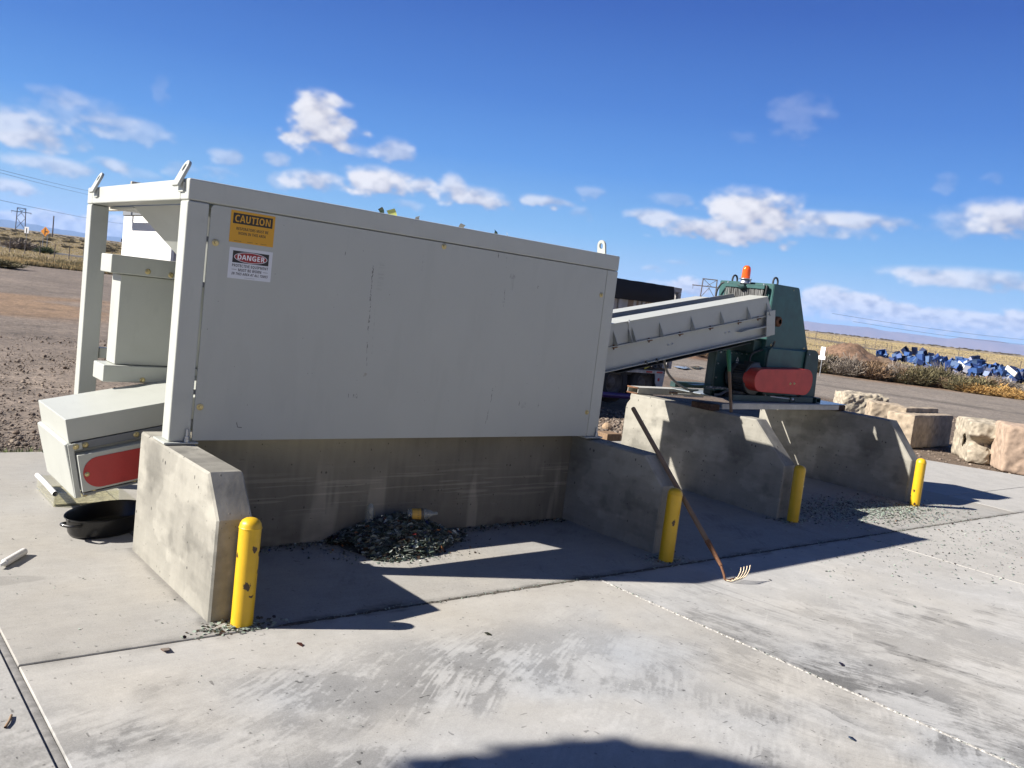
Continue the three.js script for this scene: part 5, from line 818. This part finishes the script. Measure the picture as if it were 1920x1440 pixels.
// ---------------------------------------------------------------- dirt mounds, brush, bins, grass, stones
function mound(label, u, w, r, h, c, kx = 1, cat = 'dirt mound', name = 'dirt_mound') {
  const P = [], I = [], N = 34; for (let j = 0; j <= N; j++) for (let i = 0; i <= N; i++) { const a = (i / N * 2 - 1), b = (j / N * 2 - 1), q = Math.hypot(a, b), x = u + a * r * kx, z = w + b * r; P.push(a * r * kx, lie(x, z) - 0.15 + h * Math.pow(clamp(1 - q), 0.8) * (1 + 0.5 * fbm(x * 0.7, z * 0.7, 4)) + 0.25 * clamp(1.2 - q) * fbm(x * 1.8, z * 1.8, 3) - lie(u, w), -b * r); }
  for (let j = 0; j < N; j++) for (let i = 0; i < N; i++) { const k = j * (N + 1) + i; I.push(k, k + 1, k + N + 1, k + 1, k + N + 2, k + N + 1); }
  const g = new THREE.BufferGeometry(); g.setAttribute('position', new THREE.Float32BufferAttribute(P, 3)); g.setIndex(I); g.computeVertexNormals();
  const o = solo(name, planar(g), speck(c, 0.7, { rough: 1, rep: [0.4, 0.4] }, 256, 20), label, cat); o.material.side = THREE.DoubleSide; o.position.set(u, lie(u, w), -w); return o;
}
mound('brown dirt mound with a rounded top behind the white notice sign', 64.5, 32.2, 3.3, 1.75, [0.16, 0.098, 0.062], 1.15);
mound('low brown dirt bank trailing right of the rounded mound', 66, 30.2, 2.6, 0.8, [0.16, 0.11, 0.07], 1.5);
mound('reddish dirt pile low beside the white notice sign', 47.5, 22.6, 1.6, 0.75, [0.23, 0.085, 0.05], 1.2);
mound('low bank of bare dirt behind the brush, left of the blue bins', 60, 26.5, 4, 0.28, [0.24, 0.16, 0.085], 1.6);
mound('dark brown bank of churned soil at the far road edge', 36.8, 27.6, 2.6, 0.5, [0.15, 0.085, 0.05], 1.6);
// dry brush: one plant is a dome of many bent twigs
function brushGeo(n, spread, up, thick, curl) {
  const A = [], C = [];
  for (let i = 0; i < n; i++) {
    const a = rnd() * 6.283, q = Math.sqrt(rnd()), d = new THREE.Vector3(Math.cos(a) * q * spread, up * (1.05 - 0.75 * q * q) * rr(0.5, 1), Math.sin(a) * q * spread), o = new THREE.Vector3(Math.cos(a) * 0.25 * q * spread * rnd(), 0, Math.sin(a) * 0.25 * q * spread * rnd());
    let p = o.clone(), k = rr(0.55, 1.3); const s = new THREE.Vector3(rr(-1, 1), rr(-0.3, 0.3), rr(-1, 1)).normalize();
    for (let j = 1; j <= 3; j++) {
      const t = j / 3, e2 = o.clone().lerp(d, t).add(new THREE.Vector3(rr(-curl, curl), rr(-curl, curl) * 0.5 + 0.12 * t * (1 - t), rr(-curl, curl))), w = thick * (1.25 - t);
      A.push(p.x - s.x * w, p.y, p.z - s.z * w, p.x + s.x * w, p.y, p.z + s.z * w, e2.x, e2.y, e2.z); for (let m = 0; m < 3; m++) C.push(k, k, k);
      if (rnd() < 0.75) { const l = e2.clone().add(new THREE.Vector3(rr(-0.16, 0.16), rr(-0.02, 0.16), rr(-0.16, 0.16))); A.push(p.x, p.y, p.z, l.x + s.z * thick, l.y, l.z - s.x * thick, l.x - s.z * thick, l.y + thick, l.z + s.x * thick); for (let m = 0; m < 3; m++) C.push(k * 1.1, k * 1.1, k * 1.1); }
      p = e2;
    }
  }
  const g = new THREE.BufferGeometry(); g.setAttribute('position', new THREE.Float32BufferAttribute(A, 3)); g.setAttribute('color', new THREE.Float32BufferAttribute(C, 3)); g.computeVertexNormals(); return g;
}
const BG = [brushGeo(620, 0.62, 0.72, 0.012, 0.1), brushGeo(620, 0.7, 0.6, 0.014, 0.13), brushGeo(520, 0.75, 0.42, 0.02, 0.14)];
const brushMat = (r, g, b) => std({ color: rgb(r, g, b), vertexColors: true, roughness: 1, side: THREE.DoubleSide });
const BM = { brown: brushMat(0.16, 0.105, 0.062), grey: brushMat(0.2, 0.17, 0.14), olive: brushMat(0.115, 0.1, 0.05), straw: brushMat(0.36, 0.22, 0.075), sage: brushMat(0.17, 0.19, 0.135), green: brushMat(0.05, 0.075, 0.03), orange: brushMat(0.33, 0.12, 0.04) };
function bush(kind, u, w, s, label, group, h = 1, k = 0) { const m = shadowed(new THREE.Mesh(BG[k % 3], BM[kind])); m.name = numbered(kind === 'straw' ? 'straw_clump' : kind === 'green' ? 'shrub' : 'dry_bush'); m.position.set(u, lie(u, w) - 0.04, -w); m.scale.set(s, s * h, s); m.rotation.y = rnd() * 6; scene.add(m); return tag(m, label, kind === 'straw' ? 'straw' : 'bush', group); }
// the brush line along the far side of the graded road
const ROW = [[42.2, 21.6], [42.6, 21.0], [43.2, 20.4], [42.6, 19.7], [43.6, 19.4], [44.6, 20.2], [43.7, 18.8], [44.1, 18.1], [45.0, 18.3], [45.9, 18.4], [45.1, 17.1], [46.2, 17.2], [47.9, 17.5], [45.7, 16.3], [46.8, 16.4], [45.7, 15.7], [46.3, 15.4], [47.4, 15.6]];
ROW.forEach(([u, w], i) => { const kind = ['olive', 'grey', 'brown', 'grey', 'brown', 'brown', 'grey', 'olive', 'brown', 'grey', 'olive', 'olive', 'grey', 'brown', 'sage', 'olive', 'olive', 'brown'][i]; for (let k = 0; k < 3; k++) bush(kind, u + rr(-0.7, 0.7), w + rr(-0.7, 0.7), rr(0.7, 1.75), `${kind === 'olive' ? 'dark olive' : kind === 'sage' ? 'pale sage green' : kind === 'grey' ? 'grey brown twiggy' : 'brown'} dry bush in the brush line along the far road edge`, kind + ' bushes of the brush line', rr(0.8, 1.1), i + k); });
for (let i = 0; i < 34; i++) { const t = i / 33; bush('straw', mix(45.4, 46.6, t) + rr(-0.5, 1.6), mix(14.9, 11.2, t) + rr(-0.5, 0.5), rr(0.8, 1.25), 'golden straw clump heaped at the right end of the brush line', 'golden straw heap', rr(0.7, 1), 2); }
for (let i = 0; i < 26; i++) { const t = i / 25; bush('grey', mix(52, 53, t) + rr(-1.5, 2), mix(19.5, 12, t) + rr(-1, 1), rr(0.9, 1.5), 'pale twiggy bush between the straw and the blue bins', 'twiggy bushes in front of the blue bins', 0.8, i); }
for (let i = 0; i < 7; i++) bush('orange', 44.4 + rr(-0.6, 0.9), 19.2 + rr(-0.6, 0.6), rr(0.5, 0.8), 'rusty orange dead clump in the brush line below the dirt mound', 'rusty orange clumps', 0.7, 2);
for (let i = 0; i < 12; i++) bush('brown', rr(58, 68), rr(26, 31), rr(0.7, 1.3), 'brown bush on the dirt bank below the rounded mound', 'brown bushes round the dirt mound', 0.7, i);
bush('grey', 18.6, 108, 3.3, 'grey green scrub bush below the white route sign', null, 0.62, 1); bush('green', 20.2, 103.5, 2.0, 'small dark green shrub at the foot of the diamond sign', null, 0.6, 0); bush('olive', 8.5, 57, 1.9, 'low dark scrub at the left picture edge on the gravel', null, 0.45, 1);
bush('green', 38.8, 27.4, 1.5, 'dark green shrub beneath the conveyor, left of the crusher', null, 0.75, 0); bush('brown', 37.4, 26.6, 1.3, 'brown tumbleweed beneath the conveyor, left of the crusher', null, 0.75, 1);

// heap of blue bins
{
  const bin = (w1, w2, h, d1, d2) => { const t = 0.025, P = []; const ring = (a, b, y) => [[-a, y, -b], [a, y, -b], [a, y, b], [-a, y, b]]; const O0 = ring(w1 / 2, d1 / 2, 0), O1 = ring(w2 / 2, d2 / 2, h), I1 = ring(w2 / 2 - t, d2 / 2 - t, h), I0 = ring(w1 / 2 - t, d1 / 2 - t, t); const q = (a, b, c, d) => P.push(...a, ...b, ...c, ...a, ...c, ...d); for (let i = 0; i < 4; i++) { const j = (i + 1) % 4; q(O0[j], O0[i], O1[i], O1[j]); q(O1[j], O1[i], I1[i], I1[j]); q(I1[j], I1[i], I0[i], I0[j]); } q(O0[0], O0[1], O0[2], O0[3]); q(I0[3], I0[2], I0[1], I0[0]); const g = new THREE.BufferGeometry(); g.setAttribute('position', new THREE.Float32BufferAttribute(P, 3)); g.computeVertexNormals(); return g; };
  const mats = [[0.035, 0.085, 0.25], [0.045, 0.11, 0.3], [0.022, 0.05, 0.17], [0.09, 0.15, 0.28], [0.012, 0.022, 0.07]].map((c) => std({ color: rgb(...c), roughness: 0.45, side: THREE.DoubleSide }));
  const shapes = [bin(0.62, 0.82, 0.95, 0.55, 0.75), bin(0.8, 0.95, 0.62, 0.6, 0.75)], protos = [];
  for (const s of shapes) for (const m of mats) { const t = new THREE.Group(); bases.set(t, V(0, 0, 0)); const b = part(t, 'bin_body', s, m); const bb = new THREE.Box3().setFromBufferAttribute(s.attributes.position), w2 = bb.max.x, d2 = bb.max.z, h = bb.max.y; part(t, 'rim', [box(-w2 - 0.03, w2 + 0.03, h - 0.05, h + 0.005, -d2 - 0.03, -d2 + 0.012, 0.006), box(-w2 - 0.03, w2 + 0.03, h - 0.05, h + 0.005, d2 - 0.012, d2 + 0.03, 0.006)], m); protos.push(t); }
  let n = 0; const place = (u, w, y) => { const pr = protos[(n * 7 + 3 * (n >> 2)) % protos.length], o = pr.clone(); o.name = numbered('blue_bin'); const r = rnd(); o.rotation.set(r < 0.3 ? rr(-0.4, 0.4) : rr(0.7, 2.6), rr(0, 6.3), rr(-0.7, 0.7)); o.position.set(u, y + 0.22, -w); o.scale.setScalar(rr(0.45, 0.72)); scene.add(o); const hue = ['mid blue', 'bright blue', 'navy blue', 'pale blue', 'blackish blue'][protos.indexOf(pr) % 5]; tag(o, `${hue} plastic bin tumbled in the big heap beyond the brush`, 'bin', hue + ' bins in the heap'); n++; };
  for (let i = 0; i < 299; i++) { const a = rnd(), b = rnd(), u = mix(70.5, 78, b) + 1.0 * Math.sin(a * 9), w = mix(33.2, 18.5, a), h = 0.95 * Math.sin(Math.PI * clamp(b * 0.9 + 0.12)) * (0.55 + 0.45 * Math.sin(a * 7 + 1) ** 2) * mix(1.15, 0.7, a); place(u, w, lie(u, w) + h * (0.35 + 0.65 * rnd())); }
  for (const [u, w, s, l] of [[71.6, 25.8, 0.45, 'bright white lid lying on the blue bins'], [71.9, 22.2, 0.6, 'large pale grey lid at the front of the blue bins']]) { const g = box(-s, s, -0.3 * s, 0.3 * s, -0.05, 0.05, 0.02); const o = solo('loose_panel', g, mWhite, l, 'panel'); o.position.set(u - 1.2, lie(u, w) + 0.85, -w); o.rotation.set(0.3, 1.1, 0.15); }
}
// dry grass of the plains, stones of the yard, green blades at the slab edge
{
  const A = [], C = []; for (let i = 0; i < 9; i++) { const a = rnd() * 6.283, r = rr(0.02, 0.2), x = Math.cos(a) * r, z = Math.sin(a) * r, h = rr(0.5, 1), b = a + 1.57, q = 0.05; A.push(x - Math.cos(b) * q, -0.1, z - Math.sin(b) * q, x + Math.cos(b) * q, -0.1, z + Math.sin(b) * q, x * 2.2 + rr(-0.1, 0.1), h, z * 2.2 + rr(-0.1, 0.1)); const k = rr(0.7, 1.2); C.push(k, k, k, k, k, k, k * 1.15, k * 1.15, k); }
  const tg = new THREE.BufferGeometry(); tg.setAttribute('position', new THREE.Float32BufferAttribute(A, 3)); tg.setAttribute('color', new THREE.Float32BufferAttribute(C, 3)); tg.computeVertexNormals();
  const mg = std({ vertexColors: true, roughness: 1, side: THREE.DoubleSide });
  const L = [], q = new THREE.Color(), add = (u, w, s, c) => L.push([M4(V(u, lie(u, w), w), eul(0, rnd() * 6, 0), new THREE.Vector3(s * rr(0.8, 1.3), s * rr(0.6, 1.1), s * rr(0.8, 1.3))), q.setRGB(...c).clone()]);
  for (let i = 0; i < 60000; i++) {
    const left = rnd() < 0.5, a = left ? rr(7.5, 21) : rr(55, 73), d = (left ? 70 : 60) + (rnd() ** 2) * 520, u = CU + d * Math.sin(a * DEG), w = CW + d * Math.cos(a * DEG);
    if (left && Math.abs(d - 117 + (a - 12) * 1.4) < 6) continue; if (!left && Math.abs(onRoad(u, w, 190, 110, 96, 16)[0]) < 3) continue;
    if (!left && d < 92 && (u < 79 && w > 17)) { if (rnd() < 0.9) continue; }
    const p = fbm(u / 16, w / 16, 3), k = rr(0.75, 1.2), s = (0.13 + 0.0008 * d) * (left && d < 82 ? 1.3 : 1);
    if (p > 0.22 && rnd() < 0.35) add(u, w, s * 1.5, [0.17 * k, 0.14 * k, 0.075 * k]); else add(u, w, s, left && d < 84 ? [0.44 * k, 0.33 * k, 0.175 * k] : [0.46 * k, 0.37 * k, 0.21 * k]);
  }
  stuff('dry_grass', tg, mg, L, scene, 'dry yellow grass and scrub covering the plains out to the skyline').userData.category = 'grass';
  const SH = []; for (let i = 0; i < 560; i++) { const right = rnd() < 0.3, a = right ? rr(56, 73) : rr(7.5, 20), d = right ? rr(900, 1480) : rr(160, 900), u = CU + d * Math.sin(a * DEG), w = CW + d * Math.cos(a * DEG), s = right ? rr(1.5, 4.2) : rr(0.8, 2); SH.push([M4(V(u, lie(u, w), w), eul(0, rnd() * 6, 0), new THREE.Vector3(s, s * 0.7, s)), q.setRGB(0.13, 0.11, 0.07).clone()]); }
  stuff('scrub', BG[2], brushMat(1, 1, 1), SH, scene, 'dark scrub dotted over the far plains').userData.category = 'scrub';
  const G = []; for (let i = 0; i < 420; i++) { const u = rr(-0.9, 0.7), w = 4.17 + rnd() * 0.14; G.push([M4(V(u, -0.13, w), eul(rr(-0.3, 0.3), rnd() * 6, rr(-0.3, 0.3)), new THREE.Vector3(0.2, rr(0.1, 0.17), 0.2)), q.setRGB(0.1, 0.13, 0.05).clone()]); }
  stuff('green_grass', tg, mg, G, scene, 'narrow fringe of green grass along the back edge of the slab').userData.category = 'grass';
  const sg = new THREE.IcosahedronGeometry(1, 1), sp = sg.attributes.position; for (let i = 0; i < sp.count; i++) { const x = sp.getX(i), y = sp.getY(i), z = sp.getZ(i), k = 1 + 0.35 * fbm(x * 1.3 + z, y * 1.3 - z, 2); sp.setXYZ(i, x * k, y * k * 0.65, z * k * 0.85); } sg.computeVertexNormals();
  const ST = []; const stone = (u, w, s) => { const c = rnd(), k = rr(0.6, 1.25); ST.push([M4(V(u, lie(u, w) + s * 0.15 + (Math.hypot(u - CU, w - CW) > 9.2 ? -0.02 : 0), w), eul(rr(-0.4, 0.4), rnd() * 6, rr(-0.4, 0.4)), new THREE.Vector3(s, s, s)), q.setRGB(...(c < 0.5 ? [0.16, 0.125, 0.098] : c < 0.7 ? [0.12, 0.088, 0.066] : c < 0.95 ? [0.2, 0.163, 0.13] : [0.27, 0.22, 0.17]).map((v) => v * k)).clone()]); };
  for (let i = 0; i < 6500; i++) { const a = rr(7, 20), d = 8.3 + 13 * rnd() ** 2, s = 0.004 + 0.009 * rnd() + 0.028 * rnd() ** 12; stone(CU + d * Math.sin(a * DEG), CW + d * Math.cos(a * DEG), s); }
  for (let i = 0; i < 4500; i++) { const a = rr(43.5, 51), d = rr(11.8, 17.5), s = 0.01 + 0.035 * rnd() ** 3; stone(CU + d * Math.sin(a * DEG), CW + d * Math.cos(a * DEG), s); }
  for (let i = 0; i < 2600; i++) { const a = rr(60, 73), d = rr(15.8, 30), s = 0.01 + 0.03 * rnd() ** 4, u = CU + d * Math.sin(a * DEG), w = CW + d * Math.cos(a * DEG); stone(u, w, s); }
  stuff('gravel', clean(sg), std({ roughness: 0.95 }), ST, scene, 'loose stones and gravel scattered over the dirt yard').userData.category = 'gravel';
  const cob = sg.clone(); cob.scale(0.1, 0.11, 0.1); cob.translate(8.836, lie(8.8, 5.7) + 0.03, -5.725); solo('pale_stone', cob, std({ color: rgb(0.34, 0.24, 0.15), roughness: 0.9 }), 'large pale tan stone on the gravel behind the right hopper leg', 'stone');
}
// shallow puddles on the road beneath the conveyor
for (const [u, w, a, b, l] of [[27.3, 19.1, 0.75, 0.3, 'thin puddle on the dirt road, left of the other one beneath the conveyor'], [28.9, 19.6, 0.9, 0.25, 'thin puddle on the dirt road touching the crusher outline']]) { const g = new THREE.CircleGeometry(1, 30); const p = g.attributes.position; for (let i = 1; i < p.count; i++) { const k = 0.8 + 0.5 * fbm(p.getX(i) * 2 + u, p.getY(i) * 2, 3); p.setXYZ(i, p.getX(i) * a * k * 1.5, p.getY(i) * b * k * 1.2, 0); } g.rotateX(-Math.PI / 2); g.rotateY(0.55); g.computeVertexNormals(); const o = solo('puddle', g, std({ color: rgb(0.05, 0.05, 0.05), roughness: 0.06 }), l, 'puddle'); o.position.set(u, lie(u, w) + 0.028, -w); }

// ---------------------------------------------------------------- unseen tree out of view at left, placed so its crown shades the bottom edge
{
  const U = -6.24, W = 0.77, t = thing('unseen_shade_tree', 'unseen leafy tree out of the picture at left, placed to shade the slab', 'tree', V(U, -0.1, W)); bases.set(t, V(0, 0, 0));
  part(t, 'trunk', [rod(V(0, -0.2, 0), V(0.06, 3.6, 0.03), 0.13, 0.08, 12), rod(V(0.03, 2.9, 0), V(0.3, 4.8, 0.1), 0.05, 0.02), rod(V(0.03, 3.0, 0), V(-0.28, 4.9, -0.1), 0.05, 0.02), rod(V(0.05, 3.4, 0), V(0.05, 5.1, 0.2), 0.05, 0.02)], mWood);
  const A = []; for (let i = 0; i < 9000; i++) { let x, y, z; do { x = rr(-1, 1); y = rr(-1, 1); z = rr(-1, 1); } while (x * x + y * y + z * z > 1 + 0.5 * fbm(x * 2 + y, z * 2 - y, 3)); const p = new THREE.Vector3(x * 0.62, 4.9 + y * 0.5, z * 0.62), a = new THREE.Vector3(rr(-1, 1), rr(-1, 1), rr(-1, 1)).normalize().multiplyScalar(0.1), b = new THREE.Vector3(rr(-1, 1), rr(-1, 1), rr(-1, 1)).normalize().multiplyScalar(0.06); A.push(...p.clone().add(a).toArray(), ...p.clone().add(b).toArray(), ...p.clone().sub(a).toArray()); }
  const g = new THREE.BufferGeometry(); g.setAttribute('position', new THREE.Float32BufferAttribute(A, 3)); g.computeVertexNormals(); part(t, 'crown', g, std({ color: rgb(0.05, 0.075, 0.025), roughness: 0.8, side: THREE.DoubleSide }));
}
// ---------------------------------------------------------------- unseen building behind the camera, placed to bounce warm light into the shade
{
  const t = thing('unseen_bounce_building', 'unseen long beige building out of view behind the camera, placed to bounce warm light onto the shaded faces', 'building', V(2, 0, -16.2)); bases.set(t, V(0, 0, 0)); t.position.set(0, 0, 0);
  const mClad = speck([0.56, 0.5, 0.4], 0.12, { rough: 0.7 });
  part(t, 'wall', box(-20, 22, 0, 5.4, -16.4, -16.2, 0.02), mClad); part(t, 'wall', box(-20, 22, 0, 5.4, -28, -27.8, 0.02), mClad); part(t, 'wall', box(-20, -19.8, 0, 5.4, -27.79, -16.41, 0.02), mClad); part(t, 'wall', box(21.8, 22, 0, 5.4, -27.79, -16.41, 0.02), mClad);
  part(t, 'roof', box(-20.3, 22.3, 5.41, 5.6, -28.3, -15.9, 0.02), mGrey);
  for (const u of [-10, -2, 6, 14]) part(t, 'roller_door', box(u, u + 3.6, 0.01, 3.8, -16.19, -16.15, 0.01), mWhite);
}
renderer.render(scene, camera);
